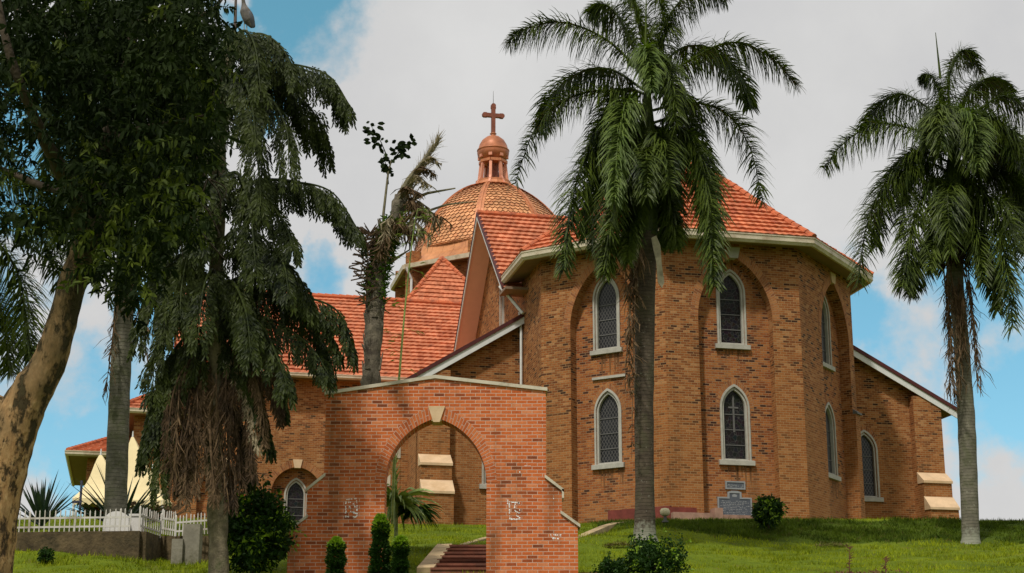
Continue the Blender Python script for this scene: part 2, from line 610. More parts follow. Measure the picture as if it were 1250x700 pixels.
M_agave = leafmat('agave_leaf', (.018, .042, .026), (.06, .10, .055), .4, .4, 2.0, .05)
M_yucca = leafmat('yucca_leaf', (.08, .14, .018), (.34, .42, .10), .4, .4, 2.0, .1)


def flaky(name):
    m, t, b = newmat(name, .92, .15)
    tc = N(t, 'ShaderNodeTexCoord')
    mp = N(t, 'ShaderNodeMapping')
    mp.inputs['Scale'].default_value = (1, 1, .45)
    L(t, tc.outputs['Object'], mp.inputs[0])
    n1 = N(t, 'ShaderNodeTexNoise', i_Scale=9, i_Detail=9.0, i_Roughness=.68)
    n2 = N(t, 'ShaderNodeTexNoise', i_Scale=22, i_Detail=6.0, i_Roughness=.7)
    n3 = N(t, 'ShaderNodeTexNoise', i_Scale=3.2, i_Detail=5.0, i_Roughness=.6)
    for n in (n1, n2, n3): L(t, mp.outputs[0], n.inputs['Vector'])
    c = ramp(t, n2.outputs[0], [(.3, (.28, .15, .06)), (.55, (.44, .27, .12)), (.75, (.58, .41, .22))])
    c = mixc(t, ramp(t, n3.outputs[0], [(.45, 0), (.62, .75)]), c, (.17, .115, .055))
    c = mixc(t, ramp(t, n1.outputs[0], [(.52, 0), (.57, .92)]), c, (.035, .024, .014))
    # the upper limb is darker, grown over with moss
    sep = N(t, 'ShaderNodeSeparateXYZ')
    L(t, tc.outputs['Object'], sep.inputs[0])
    k = math_(t, 'ADD', math_(t, 'MULTIPLY', sep.outputs[2], .28), math_(t, 'MULTIPLY', n1.outputs[0], 1.6))
    c = mixc(t, ramp(t, k, [(1.55, 0), (1.0, 0)]) if False else math_(t, 'MULTIPLY', ramp(t, math_(t, 'SUBTRACT', k, 1.52), [(.12, 0), (.6, 1)]), .85), c, (.05, .042, .018))
    L(t, c, b.inputs['Base Color'])
    h = math_(t, 'ADD', math_(t, 'MULTIPLY', ramp(t, n1.outputs[0], [(.50, 1), (.58, 0)]), .7), math_(t, 'MULTIPLY', n2.outputs[0], .5))
    bump(t, b, h, .9, .03)
    return m


M_bark = flaky('flaky_bark')
M_branch = plain('dark_bark', (.06, .045, .028), .9, .4, 4, bmp=.03)
M_fishbark = plain('fishtail_trunk', (.17, .14, .09), .9, .6, 5, bmp=.06, stain=(.045, .06, .018))
M_deadbark = plain('dead_palm_trunk', (.14, .12, .085), .9, .6, 5.5, bmp=.09, stain=(.045, .032, .024))
M_moss = leafmat('moss', (.03, .07, .008), (.10, .19, .016), .8, .1, 4.0, .1)


def palmtrunk(name, c, mossy, white=None, freq=9.0):
    m, t, b = newmat(name, .88, .2)
    tc = N(t, 'ShaderNodeTexCoord')
    sep = N(t, 'ShaderNodeSeparateXYZ')
    L(t, tc.outputs['Object'], sep.inputs[0])
    nz = N(t, 'ShaderNodeTexNoise', i_Scale=3.0, i_Detail=7.0, i_Roughness=.65)
    L(t, tc.outputs['Object'], nz.inputs['Vector'])
    zz = math_(t, 'ADD', math_(t, 'MULTIPLY', sep.outputs[2], freq), math_(t, 'MULTIPLY', nz.outputs[0], .8))
    fr = math_(t, 'FRACT', zz)
    ring = ramp(t, fr, [(0, .45), (.12, 1), (.8, .9), (1, .6)])
    base = ramp(t, nz.outputs[0], [(.3, tuple(x * .55 for x in c)), (.7, tuple(x * 1.3 for x in c))])
    col = mixc(t, 1.0, base, ring, 'MULTIPLY')
    n2 = N(t, 'ShaderNodeTexNoise', i_Scale=1.7, i_Detail=8.0, i_Roughness=.7)
    L(t, tc.outputs['Object'], n2.inputs['Vector'])
    col = mixc(t, ramp(t, n2.outputs[0], [(.48, 0), (.6, mossy)]), col, (.075, .085, .035))
    n3 = N(t, 'ShaderNodeTexNoise', i_Scale=9, i_Detail=6.0, i_Roughness=.7)
    L(t, tc.outputs['Object'], n3.inputs['Vector'])
    col = mixc(t, ramp(t, n3.outputs[0], [(.62, 0), (.7, .7)]), col, (.36, .35, .28))
    if white:
        k = math_(t, 'SUBTRACT', 1.0, math_(t, 'MULTIPLY', sep.outputs[2], 1 / white), clamp=True)
        k = math_(t, 'ADD', k, math_(t, 'MULTIPLY', math_(t, 'SUBTRACT', n3.outputs[0], .5), 1.6))
        col = mixc(t, ramp(t, k, [(.45, 0), (.8, .6)]), col, (.30, .31, .24))
    L(t, col, b.inputs['Base Color'])
    bump(t, b, math_(t, 'ADD', ring, nz.outputs[0]), .6, .03)
    return m


M_trunkA = palmtrunk('royal_palm_bark_dark', (.085, .065, .045), .3, white=1.0)
M_trunkB = palmtrunk('royal_palm_bark', (.17, .155, .115), .5, white=1.0)
M_trunkC = palmtrunk('royal_palm_bark_grey', (.17, .16, .12), .65, white=None)

# ================================================================== terrain
TP = [(0, 0, -1.6), (-12, 4, -1.5), (12, 4, -1.5), (-14, 18, -.4), (0, 15, -.6), (14, 18, -.2), (0, 25, .9), (16, 27, 1.3), (-16, 27, 1.1)]


def tp(px, py, D, dz=0.0):
    p = P(px, py, D)
    TP.append((p.x, p.y, p.z + dz))


for a in [(531, 712, 38), (340, 712, 39), (760, 712, 39.5), (1000, 722, 41), (1300, 722, 41), (1000, 700, 45), (1260, 699, 45), (800, 700, 45),
          (720, 690, 46), (1000, 676, 53), (1260, 674, 53), (820, 672, 51), (1000, 665, 56.5), (1240, 665, 56.5), (900, 663, 55.5), (785, 657, 50.5),
          (730, 655, 52), (1000, 635.5, 61), (1130, 635, 61), (1260, 637, 61), (930, 637, 60), (840, 638, 59), (785, 640, 57), (1420, 640, 60),
          (500, 700, 41.5), (505, 672, 46), (590, 700, 41.5), (545, 668, 47), (520, 655, 53), (590, 644, 66), (548, 642, 72), (600, 642, 72),
          (690, 652, 56), (640, 664, 49), (745, 641, 60), (770, 638, 62),
          (340, 672, 46), (335, 700, 42), (300, 690, 42), (60, 684, 44), (160, 684, 44), (60, 702, 40.5), (200, 696, 43), (205, 690, 46.5), (235, 690, 46), (-150, 684, 44), (-200, 704, 40),
          (60, 651, 46.5), (140, 651, 47), (-150, 651, 47), (110, 632, 60), (200, 640, 56), (262, 688, 45), (215, 690, 45), (190, 689, 45), (178, 686, 45.2), (228, 690, 47), (225, 656, 51)]:
    tp(*a)
for (x, y, z) in [(5, 68, 8.35), (9, 66.5, 8.3), (14, 72, 8.5), (20, 74, 8.6), (-3, 74, 8.9), (-6, 86, 9.8), (-14, 84, 10.1), (-22, 86, 9.6),
                  (-30, 90, 9.6), (0, 100, 10), (25, 100, 9.3), (40, 90, 9), (-45, 70, 8), (60, 60, 7), (-50, 120, 10), (60, 130, 9.5), (0, 150, 10),
                  (32, 62, 7.8), (40, 50, 5.6), (-45, 50, 4.8), (40, 30, 1.8), (-40, 30, 1.4)]:
    TP.append((x, y, z))
TPA = np.array(TP)


def _rbf_fit():
    X = TPA[:, :2]
    n = len(X)
    d = np.linalg.norm(X[:, None] - X[None], axis=2)
    A = np.zeros((n + 3, n + 3))
    A[:n, :n] = d - 0.15 * np.eye(n)
    A[:n, n] = 1
    A[:n, n + 1:] = X
    A[n, :n] = 1
    A[n + 1:, :n] = X.T
    b = np.zeros(n + 3)
    b[:n] = TPA[:, 2]
    return np.linalg.solve(A, b)


_W = _rbf_fit()


def ghs(xy):
    xy = np.asarray(xy, float)
    n = len(TPA)
    o = np.empty(len(xy))
    for i in range(0, len(xy), 4000):
        q = xy[i:i + 4000]
        d = np.linalg.norm(q[:, None] - TPA[None, :, :2], axis=2)
        o[i:i + 4000] = d @ _W[:n] + _W[n] + q @ _W[n + 1:]
    return o


def gh(x, y):
    return float(ghs([(x, y)])[0])


def smooth_ground():
    xs = np.concatenate([[-3000, -1200, -500, -220, -120], np.arange(-70, -30, 3.0), np.arange(-30, 34, .5), np.arange(34, 75, 3.0), [120, 220, 500, 1200, 3000]])
    ys = np.concatenate([[-1500, -500, -150, -50, -20], np.arange(-10, 34, 2.0), np.arange(34, 80, .5), np.arange(80, 160, 4.0), [200, 320, 600, 1200, 3000]])
    XX, YY = np.meshgrid(xs, ys)
    pts = np.stack([XX.ravel(), YY.ravel()], 1)
    cl = np.stack([np.clip(pts[:, 0], -70, 75), np.clip(pts[:, 1], -10, 158)], 1)
    z = ghs(cl)
    far = np.linalg.norm(pts - cl, axis=1)
    z = z * np.exp(-far / 600) + (-8) * (1 - np.exp(-far / 600))
    # lumps in the turf
    near = far < 1
    z += near * (.05 * np.sin(pts[:, 0] * 1.9 + np.sin(pts[:, 1] * 1.3) * 2) * np.sin(pts[:, 1] * 2.3 + np.cos(pts[:, 0] * .9) * 2)
                 + .03 * np.sin(pts[:, 0] * 4.7 + pts[:, 1] * 1.1) * np.cos(pts[:, 1] * 4.1))
    nx, ny = len(xs), len(ys)
    me = bpy.data.meshes.new('ground')
    V = np.stack([pts[:, 0], pts[:, 1], z], 1)
    Fc = [(j * nx + i, j * nx + i + 1, (j + 1) * nx + i + 1, (j + 1) * nx + i) for j in range(ny - 1) for i in range(nx - 1)]
    me.from_pydata([tuple(v) for v in V], [], Fc)
    me.polygons.foreach_set('use_smooth', [True] * len(me.polygons))
    m, t, b = newmat('grass_ground', .95, .1)
    tc_ = N(t, 'ShaderNodeTexCoord')
    n1 = N(t, 'ShaderNodeTexNoise', i_Scale=.35, i_Detail=6.0, i_Roughness=.6)
    n2 = N(t, 'ShaderNodeTexNoise', i_Scale=3.0, i_Detail=8.0, i_Roughness=.72)
    for n in (n1, n2): L(t, tc_.outputs['Object'], n.inputs['Vector'])
    k = math_(t, 'ADD', math_(t, 'MULTIPLY', n1.outputs[0], .5), math_(t, 'MULTIPLY', n2.outputs[0], .5))
    c = ramp(t, k, [(.33, (.05, .075, .005)), (.5, (.10, .14, .008)), (.66, (.16, .20, .012))])
    n3 = N(t, 'ShaderNodeTexNoise', i_Scale=.9, i_Detail=9.0, i_Roughness=.75)
    L(t, tc_.outputs['Object'], n3.inputs['Vector'])
    c = mixc(t, ramp(t, n3.outputs[0], [(.56, 0), (.66, .7)]), c, (.14, .10, .035))
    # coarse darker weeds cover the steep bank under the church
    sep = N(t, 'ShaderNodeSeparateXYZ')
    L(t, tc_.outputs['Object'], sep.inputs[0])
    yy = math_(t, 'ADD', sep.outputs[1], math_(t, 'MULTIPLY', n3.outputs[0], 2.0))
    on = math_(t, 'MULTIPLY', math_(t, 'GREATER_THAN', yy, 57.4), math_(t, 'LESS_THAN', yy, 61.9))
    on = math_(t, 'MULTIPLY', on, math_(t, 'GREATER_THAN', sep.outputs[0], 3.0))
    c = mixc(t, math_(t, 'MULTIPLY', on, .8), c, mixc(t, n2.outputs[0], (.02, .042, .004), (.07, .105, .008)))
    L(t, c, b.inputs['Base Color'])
    bump(t, b, n2.outputs[0], .8, .08)
    me.materials.append(m)
    o = bpy.data.objects.new('ground', me)
    COL.objects.link(o)
    tag(o, 'grassy hillside rising to the church', kind='structure')


smooth_ground()

# grass blades on the slopes in view
M_grass = leafmat('grass_blade', (.08, .115, .004), (.30, .34, .012), .7, .1, .55, .2, dry=(.15, .13, .035), fine=5.0)


def blades_mesh(name, label, cat, mat, X, D, h, w, seed):
    rng = np.random.default_rng(seed)
    z = ghs(np.stack([X, D], 1))
    m = len(X)
    a = rng.uniform(0, 2 * PI, m)
    lx, ly = rng.normal(0, .5, m) * h, rng.normal(0, .5, m) * h
    A = np.stack([X - np.cos(a) * w, D - np.sin(a) * w, z - .03], 1)
    B = np.stack([X + np.cos(a) * w, D + np.sin(a) * w, z - .03], 1)
    C = np.stack([X + lx, D + ly, z + h], 1)
    V = np.stack([A, B, C], 1).reshape(-1, 3)
    me = bpy.data.meshes.new(name)
    me.vertices.add(m * 3)
    me.vertices.foreach_set('co', V.ravel())
    me.loops.add(m * 3)
    me.loops.foreach_set('vertex_index', np.arange(m * 3, dtype=np.int32))
    me.polygons.add(m)
    me.polygons.foreach_set('loop_start', np.arange(0, m * 3, 3, dtype=np.int32))
    me.polygons.foreach_set('loop_total', np.full(m, 3, dtype=np.int32))
    me.update()
    me.validate()
    me.materials.append(mat)
    o = bpy.data.objects.new(name, me)
    COL.objects.link(o)
    tag(o, label, cat, kind='stuff')


def grass():
    rng = np.random.default_rng(3)
    n = 130000
    D = 39 + rng.random(n) * 24
    px = rng.uniform(-30, 1280, n)
    X = (px - 625) / F_PX * D * 1.02
    patch = np.sin(X * 1.3 + np.sin(D * .7) * 2) * np.cos(D * 1.7 + np.sin(X * .6) * 2)
    edge = D + .35 * np.sin(X * 1.1) + .25 * np.sin(X * 2.9 + 1)
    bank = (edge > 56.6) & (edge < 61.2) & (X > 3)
    bare = (patch > .72) & (rng.random(n) < .8)
    k = ~bank & ~bare
    h = rng.uniform(.03, .09, n) * (1 + .9 * (patch < -.45))
    blades_mesh('grass', 'short bright green grass growing on the slope below the church', 'grass', M_grass, X[k], D[k], h[k], rng.uniform(.008, .02, n)[k], 1)
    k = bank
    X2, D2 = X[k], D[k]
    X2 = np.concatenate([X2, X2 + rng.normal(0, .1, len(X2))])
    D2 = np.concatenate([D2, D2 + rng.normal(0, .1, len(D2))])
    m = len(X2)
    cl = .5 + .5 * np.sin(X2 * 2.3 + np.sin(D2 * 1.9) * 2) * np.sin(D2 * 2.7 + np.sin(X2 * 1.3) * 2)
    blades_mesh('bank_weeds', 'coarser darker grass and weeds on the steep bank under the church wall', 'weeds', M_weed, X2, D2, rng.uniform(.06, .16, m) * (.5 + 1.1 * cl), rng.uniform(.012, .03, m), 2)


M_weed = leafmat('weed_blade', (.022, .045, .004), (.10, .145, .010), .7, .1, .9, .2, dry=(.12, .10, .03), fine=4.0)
grass()

# ================================================================== the church
M_rain = plain('rain_stain', (.17, .075, .028), .9, .25, 6)
B0 = 0.223
OX, OY, ZB = 7.68, 73.7, 8.3
church = thing('brick_church', 'large brick church with red tiled roofs, lancet windows and a copper dome', 'church', (OX, OY, ZB), B0)
AP = 7.243
OV = .78


def cb(mb, name, mat, parent=None, smooth=False, uvbox=False):
    return mb.build(name, mat, parent or church, ZB, smooth, uvbox)


def face(k, dist=AP):
    a = (k - 2) * PI / 4
    return Fr((dist * math.sin(a), -dist * math.cos(a)), a)


def window(fr, t, z0, zs, za, hw, d, glass, fw=.15, sill=True, parent=None, bars=True):
    """pointed window: pane > frame, sill; d is the wall plane"""
    g = MB()
    pl = arch(t, hw, z0, zs, za)
    pts = [fr(x, z, d - .16) for x, z in pl]
    tr = tessellate_polygon([[Vector((x, z, 0)) for x, z in pl]])
    g.add(pts, [tuple(f) for f in tr], [[(pl[i][0] - t, pl[i][1]) for i in f] for f in tr])
    w = cb(g, 'window', glass, parent)
    f = MB()
    plate(f, fr, arch(t, hw + fw, z0 - .02, zs, za + fw * 1.25), [arch(t, hw + fw * .45, z0 - .01, zs, za + fw * .5)], d + .05, d - .1)
    plate(f, fr, arch(t, hw + fw * .47, z0, zs, za + fw * .52), [arch(t, hw - .03, z0 + .06, zs, za - .05)], d - .02, d - .2)
    cb(f, 'frame', M_stone, w)
    if bars:
        b = MB()
        nb = 4
        for i in range(1, nb):
            z = z0 + (zs - z0) * i / (nb - .6)
            plate(b, fr, rect(t - hw + .02, t + hw - .02, z - .018, z + .018), (), d - .13, d - .155)
        split_build(b, len(b.v) // (nb - 1), 'glazing_bar', M_lead, w)
    if sill and d < 0:
        rs_ = random.Random(int(z0 * 10 + fr.ang * 7))
        k_ = MB()
        for i in range(9):
            x_ = t + rs_.uniform(-hw - .2, hw + .2)
            w_, l_ = rs_.uniform(.02, .07), rs_.uniform(.2, 1.0)
            k_.add([fr(x_ - w_, z0 - .2, d + .003), fr(x_ + w_, z0 - .2, d + .003), fr(x_ + w_ * .3, z0 - .2 - l_, d + .003), fr(x_ - w_ * .4, z0 - .2 - l_ * .9, d + .003)], [(3, 2, 1, 0)])
        cb(k_, 'rain_stain', M_rain, w)
    if sill:
        s_ = MB()
        p = [fr(t - hw - .27, z0 - .22, d - .05), fr(t + hw + .27, z0 - .22, d - .05), fr(t + hw + .27, z0 - .22, d + .14), fr(t - hw - .27, z0 - .22, d + .14),
             fr(t - hw - .27, z0 + .02, d - .05), fr(t + hw + .27, z0 + .02, d - .05), fr(t + hw + .27, z0 - .03, d + .14), fr(t - hw - .27, z0 - .03, d + .14)]
        s_.hexa([p[3], p[2], p[1], p[0], p[7], p[6], p[5], p[4]])
        cb(s_, 'sill', M_stone, w)
    return w


def split_build(mb, nv, name, mat, parent):
    """one object for each closed piece of nv corners"""
    for i in range(0, len(mb.v), nv):
        q = MB()
        q.v = mb.v[i:i + nv]
        q.f = [tuple(k - i for k in f) for f in mb.f if i <= f[0] < i + nv]
        cb(q, name, mat, parent)


ZW0 = 7.4      # below ground
EZ = 20.28     # eave
corner = [None] * 5
# corners of the apse: index k = corner between face k and k+1
rc = AP / math.cos(PI / 8)
cs = {}
for k in range(0, 3):
    a = (k - 2) * PI / 4 + PI / 8
    cs[k] = Vector((rc * math.sin(a), -rc * math.cos(a), 0))
F3L = 6.2
cs[3] = cs[2] + Vector((math.cos(PI / 4), math.sin(PI / 4), 0)) * F3L
RD = .5

apse = MB()
back = MB()
# face 0 and the straight side (normal -u)
f0 = face(0)
plate(apse, f0, rect(-.78, 3.0, ZW0, 20.25), (), 0, -.5)   # t runs towards the viewer
for k, tc_, t0, t1 in ((1, .1, -3.0, 3.0), (2, .1, -3.0, 3.0), (3, 1.0, -3.0, F3L - 3.0)):
    fr = face(k)
    a_ = arch(tc_, 1.65, ZW0, 16.9, 19.62, 14)
    outer = [(t0, ZW0)] + a_ + [(t1, ZW0), (t1, 20.25), (t0, 20.25)]
    plate(apse, fr, outer, (), 0, -RD)
    tw = tc_ + (0.0 if k != 1 else -.14)
    hw = .50
    holes = []
    wins = [(15.92, 18.15, 19.02), (11.0, 13.2, 14.02)]
    for (z0, zs, za) in wins:
        holes.append(arch(tw, hw + .06, z0 - .01, zs, za + .06))
    plate(back, fr, rect(tc_ - 1.75, tc_ + 1.75, ZW0, 19.95), holes, -RD, -RD - .3)
    ar = MB()
    archring(ar, fr, tc_, 1.652, 16.9, 19.622, .34, .012, -.05, n=14)
    cb(ar, 'arch_ring', M_ringbrick)
    ks = MB()
    plate(ks, fr, [(tc_ - .19, 19.55), (tc_ + .19, 19.55), (tc_ + .30, 20.02), (tc_ - .30, 20.02)], (), .07, -.3)
    cb(ks, 'keystone', M_bcope if k == 3 else M_stone)
    for i, (z0, zs, za) in enumerate(wins):
        window(fr, tw, z0, zs, za, hw, -RD, M_gstain if k == 2 else M_gdiam)
        if i == 1 or True:
            hd = MB()
            archring(hd, fr, tw, hw + .155, zs, za + .19, .2, -RD + .008, -RD - .02, n=8)
            cb(hd, 'window_hood', M_ringbrick)
# face 4 and straight wall on the right, and back closure
c3 = cs[3]
apse.quad(Vector((c3.x, c3.y, ZW0)), Vector((c3.x, 16, ZW0)), Vector((c3.x, 16, 20.25)), Vector((c3.x, c3.y, 20.25)))
cb(apse, 'apse_wall', M_brick, uvbox=True)
cb(back, 'recess_wall', M_brick2, uvbox=True)

# cross motif in the lower stained window
cm = MB()
fr = face(2)
plate(cm, fr, rect(.06, .14, 12.2, 13.75), (), -RD - .135, -RD - .15)
plate(cm, fr, rect(-.12, .32, 13.2, 13.27), (), -RD - .13, -RD - .15)
cb(cm, 'window_cross', M_lead)

# strip of stone above the lower left window
st = MB()
f1 = face(1)
plate(st, f1, rect(-.75, .85, 14.62, 14.73), (), -RD + .09, -RD - .02)
cb(st, 'stone_strip', M_stone)
# small weathering on the right pier
st = MB()
fr = face(3)
st.hexa([fr(2.66, 13.9, 0), fr(3.3, 13.9, 0), fr(3.3, 13.9, .2), fr(2.66, 13.9, .2), fr(2.66, 14.12, 0), fr(3.3, 14.12, 0), fr(3.3, 13.98, .2), fr(2.66, 13.98, .2)])
cb(st, 'weathering', M_lead)
pr_ = MB()
plate(pr_, fr, rect(2.68, 3.205, ZW0, 13.9), (), .12, -.01)
cb(pr_, 'pier_thickening', M_brick, uvbox=True)

# plinth and low kerb at the foot of the apse
pl = MB()
fr = face(1)
plate(pl, fr, rect(.2, 3.05, ZW0, 8.95), (), .10, -.1)
fr = face(2)
plate(pl, fr, rect(-3.05, -1.9, ZW0, 8.90), (), .10, -.1)
cb(pl, 'plinth', plain('dark_red_plinth', (.16, .035, .025), .8, .3, 3))
pl = MB()
plate(pl, fr, rect(-3.0, -1.0, ZW0, 8.66), (), .42, .1)
plate(pl, fr, rect(-1.12, .75, ZW0, 8.60), (), .5, .0)
plate(pl, fr, rect(-1.3, -.95, ZW0, 8.86), (), .56, .0)
cb(pl, 'plinth_step', plain('pinkish_cement', (.34, .20, .15), .85, .2, 3, stain=(.2, .12, .09)))

# eave: soffit + gutter polygon with overhang


def offs(poly, o):
    """offset an open chain of wall corners outward (right-hand side when walking)"""
    res = []
    n = len(poly)
    for i in range(n):
        d0 = (poly[i] - poly[i - 1]).normalized() if i > 0 else None
        d1 = (poly[i + 1] - poly[i]).normalized() if i < n - 1 else None
        if d0 is None: d0 = d1
        if d1 is None: d1 = d0
        n0 = Vector((d0.y, -d0.x, 0))
        n1 = Vector((d1.y, -d1.x, 0))
        m = (n0 + n1)
        m = m / m.length
        res.append(poly[i] + m * (o / max(.2, m.dot(n0))))
    return res


chain = [Vector((-AP, .7, 0)), cs[0], cs[1], cs[2], cs[3], Vector((cs[3].x, 16, 0))]
ev = offs(chain, OV)
so = MB()
for i in range(len(chain) - 1):
    a, b, c, d = chain[i], chain[i + 1], ev[i + 1], ev[i]
    so.quad(a + Vector((0, 0, 20.2)), b + Vector((0, 0, 20.2)), c + Vector((0, 0, 20.06)), d + Vector((0, 0, 20.06)))
cb(so, 'soffit', M_soffit)


def gutter(name, pts, w=.2, h=.26, parent=None, mat=None):
    """ogee-ish gutter along a chain, outside of it"""
    g = MB()
    prof = [(0, 0), (.55, -.02), (.8, .18), (1.0, .3), (1.0, .5), (.93, .52), (.97, .78), (1.08, .84), (1.08, 1.0), (0, 1.0)]
    rings = [[p + Vector((0, 0, h * pz)) for p in []] for _ in ()]
    offsets = {}
    cols = []
    for (px_, pz) in prof:
        ring = offs(pts, w * px_ + .001)
        cols.append([r + Vector((0, 0, h * pz)) for r in ring])
    n = len(pts)
    for i in range(n - 1):
        for j in range(len(prof)):
            j2 = (j + 1) % len(prof)
            g.quad(cols[j][i], cols[j][i + 1], cols[j2][i + 1], cols[j2][i])
    for i in (0, n - 1):
        g.add([c[i] for c in cols], [tuple(range(len(prof)))])
    return cb(g, name, mat or M_cream, parent)


gutter('gutter', [Vector((p.x, p.y, 20.04)) for p in ev], .2, .36)


# ---------------- tiled roofs: every course is a lifted row of tiles
def tiles(mb, A, B, C, D, rows, tw=.3, lip=.085, rng=random, curve=None, roll=.028, seed=0):
    """A-B bottom edge, D-C top edge"""
    A, B, C, D = map(Vector, (A, B, C, D))
    nrm = (B - A).cross(D - A)
    if nrm.length < 1e-6: nrm = (C - D).cross(D - A)
    if nrm.z < 0: nrm = -nrm
    nrm.normalize()
    rr = random.Random(seed)
    for i in range(rows):
        s0, s1 = i / rows, (i + 1) / rows
        a0, b0 = A.lerp(D, s0), B.lerp(C, s0)
        a1, b1 = A.lerp(D, s1), B.lerp(C, s1)
        ln = (b0 - a0).length
        n = max(1, int(round(ln / tw)))
        off = .5 if i % 2 else 0
        edges = [0.0] + [(j + off) / n for j in range(1 if off == 0 else 0, n) if 0 < (j + off) / n < 1] + [1.0]
        for j in range(len(edges) - 1):
            e0, e1 = edges[j], edges[j + 1]
            lf = lip + rr.uniform(-.006, .009)
            em = (e0 + e1) / 2
            l0, l1 = lf + rr.uniform(-.006, .006), lf + rr.uniform(-.006, .006)
            p = [a0.lerp(b0, e0) + nrm * l0, a0.lerp(b0, em) + nrm * (lf + roll), a0.lerp(b0, e1) + nrm * l1]
            q = [a1.lerp(b1, e0) + nrm * .004, a1.lerp(b1, em) + nrm * (.004 + roll * .8), a1.lerp(b1, e1) + nrm * .004]
            r_ = [a0.lerp(b0, e0) - nrm * .02, a0.lerp(b0, em) - nrm * .02, a0.lerp(b0, e1) - nrm * .02]
            uv = [(i * 1.37 + .13, j * .713 + seed * .1)] * 4
            mb.add(p + q + r_, [(0, 1, 4, 3), (1, 2, 5, 4), (6, 7, 1, 0), (7, 8, 2, 1)], [uv] * 4)


def ridge(mb, pts, r=.15, step=.42):
    pts = [Vector(p) for p in pts]
    for a, b in zip(pts[:-1], pts[1:]):
        ln = (b - a).length
        n = max(1, int(ln / step))
        for i in range(n):
            p, q = a.lerp(b, i / n), a.lerp(b, (i + 1.08) / n)
            mb.tube([p, q], [r * 1.22, r * .92], n=8, cap=True)


# apse roof: bell-cast pyramid
prof = [(8.66, 20.36), (7.87, 20.96), (6.32, 22.1), (5.13, 23.05), (4.1, 23.9), (2.6, 25.0), (1.2, 25.85), (.02, 26.5)]
tot = prof[0][0]
ring0 = [Vector((p.x, p.y, 0)) for p in offs(chain, OV + .18)][1:5]
ring0.insert(0, Vector((-AP - OV - .18, .9, 0)))
ring0.append(Vector((ring0[-1].x, 3.2, 0)))
rf = MB()
rg = MB()
sd_ = 0
for (r0, z0), (r1, z1) in zip(prof[:-1], prof[1:]):
    k0, k1 = r0 / tot, r1 / tot
    sl = math.hypot(r0 - r1, z1 - z0)
    rows = max(1, int(round(sl / .44)))
    for i in range(len(ring0) - 1):
        sd_ += 1
        A_, B_ = ring0[i] * k0, ring0[i + 1] * k0
        C_, D_ = ring0[i + 1] * k1, ring0[i] * k1
        for p, z in ((A_, z0), (B_, z0), (C_, z1), (D_, z1)): p.z = z
        tiles(rf, A_, B_, C_, D_, rows, .32, .085, seed=sd_)
for i in range(1, len(ring0) - 1):
    pts = []
    for r0, z0 in prof:
        p = ring0[i] * (r0 / tot)
        p.z = z0 + .06
        pts.append(p)
    ridge(rg, pts, .13)
ar_ = cb(rf, 'apse_roof', M_tiledark)
cb(rg, 'ridge_cap', M_ridge, ar_)

# chancel body and its ridge (runs back to the dome)
bd = MB()
plate(bd, Fr((AP - .02, 0), PI / 2), rect(-1, 34, ZW0, 20.2), (), 0, -.3)
plate(bd, Fr((-AP, 34), -PI / 2), rect(0, 21, ZW0, 20.2), (), 0, -.3)
cb(bd, 'chancel_wall', M_brick, uvbox=True)
cr = MB()
tiles(cr, (-8.2, 12.6, 19.4), (-8.2, 36, 19.4), (0, 36, 26.3), (0, 0, 26.3), 24, .34, seed=91)
tiles(cr, (8.9, 36, 19.6), (8.9, 1, 19.6), (0, 1, 26.3), (0, 36, 26.3), 24, .34, seed=92)
co_ = cb(cr, 'chancel_roof', M_tile)
rg = MB()
ridge(rg, [(0, .5, 26.36), (0, 35, 26.36)])
cb(rg, 'ridge_cap', M_ridge, co_)

# ---------------- cross gable (side chapel) facing left
GU, GW = -8.2, -AP
GA = (6.35, 25.2)
GF = (.35, 19.75)
GB = (12.4, 19.2)
gw = MB()
frg = Fr((GW, 0), -PI / 2)      # t = -y


def gy(y): return -y


gwin = arch(gy(4.9), .30, 17.3, 21.4, 22.2)
plate(gw, frg, [(gy(12.4), ZW0), (gy(.79), ZW0), (gy(.79), 20.0), (gy(GA[0]), 25.0), (gy(12.4), 19.2)], [gwin], 0, -.4)
cb(gw, 'gable_wall', M_brick, uvbox=True)
window(frg, gy(4.9), 17.3, 21.4, 22.2, .30, 0, M_gdiam, .16, False)
gr_ = MB()
tiles(gr_, (GU, GF[0], GF[1]), (1.0, GF[0], GF[1]), (1.0, GA[0], GA[1]), (GU, GA[0], GA[1]), 18, .34, seed=31)
tiles(gr_, (1.0, GB[0], GB[1]), (GU, GB[0], GB[1]), (GU, GA[0], GA[1]), (1.0, GA[0], GA[1]), 18, .34, seed=32)
go_ = cb(gr_, 'gable_roof', M_tile)
rg = MB()
ridge(rg, [(GU, GA[0], GA[1] + .06), (0, GA[0], GA[1] + .06)])
cb(rg, 'ridge_cap', M_ridge, go_)
sf = MB()
for (y0, z0) in (GF, GB):
    sf.hexa([Vector((GU + .03, y0, z0 - .16)), Vector((GW, y0, z0 - .16)), Vector((GW, GA[0], GA[1] - .16)), Vector((GU + .03, GA[0], GA[1] - .16)),
             Vector((GU + .03, y0, z0 - .05)), Vector((GW, y0, z0 - .05)), Vector((GW, GA[0], GA[1] - .05)), Vector((GU + .03, GA[0], GA[1] - .05))])
split_build(sf, 8, 'gable_soffit', M_pinksoffit, church)
vb = MB()
for (y0, z0), s_ in ((GF, 1), (GB, -1)):
    vb.hexa([Vector((GU - .04, y0, z0 - .26)), Vector((GU + .02, y0, z0 - .26)), Vector((GU + .02, GA[0], GA[1] - .26)), Vector((GU - .04, GA[0], GA[1] - .26)),
             Vector((GU - .04, y0, z0 - .05)), Vector((GU + .02, y0, z0 - .05)), Vector((GU + .02, GA[0], GA[1] - .05)), Vector((GU - .04, GA[0], GA[1] - .05))])
split_build(vb, 8, 'verge_board', M_white, church)
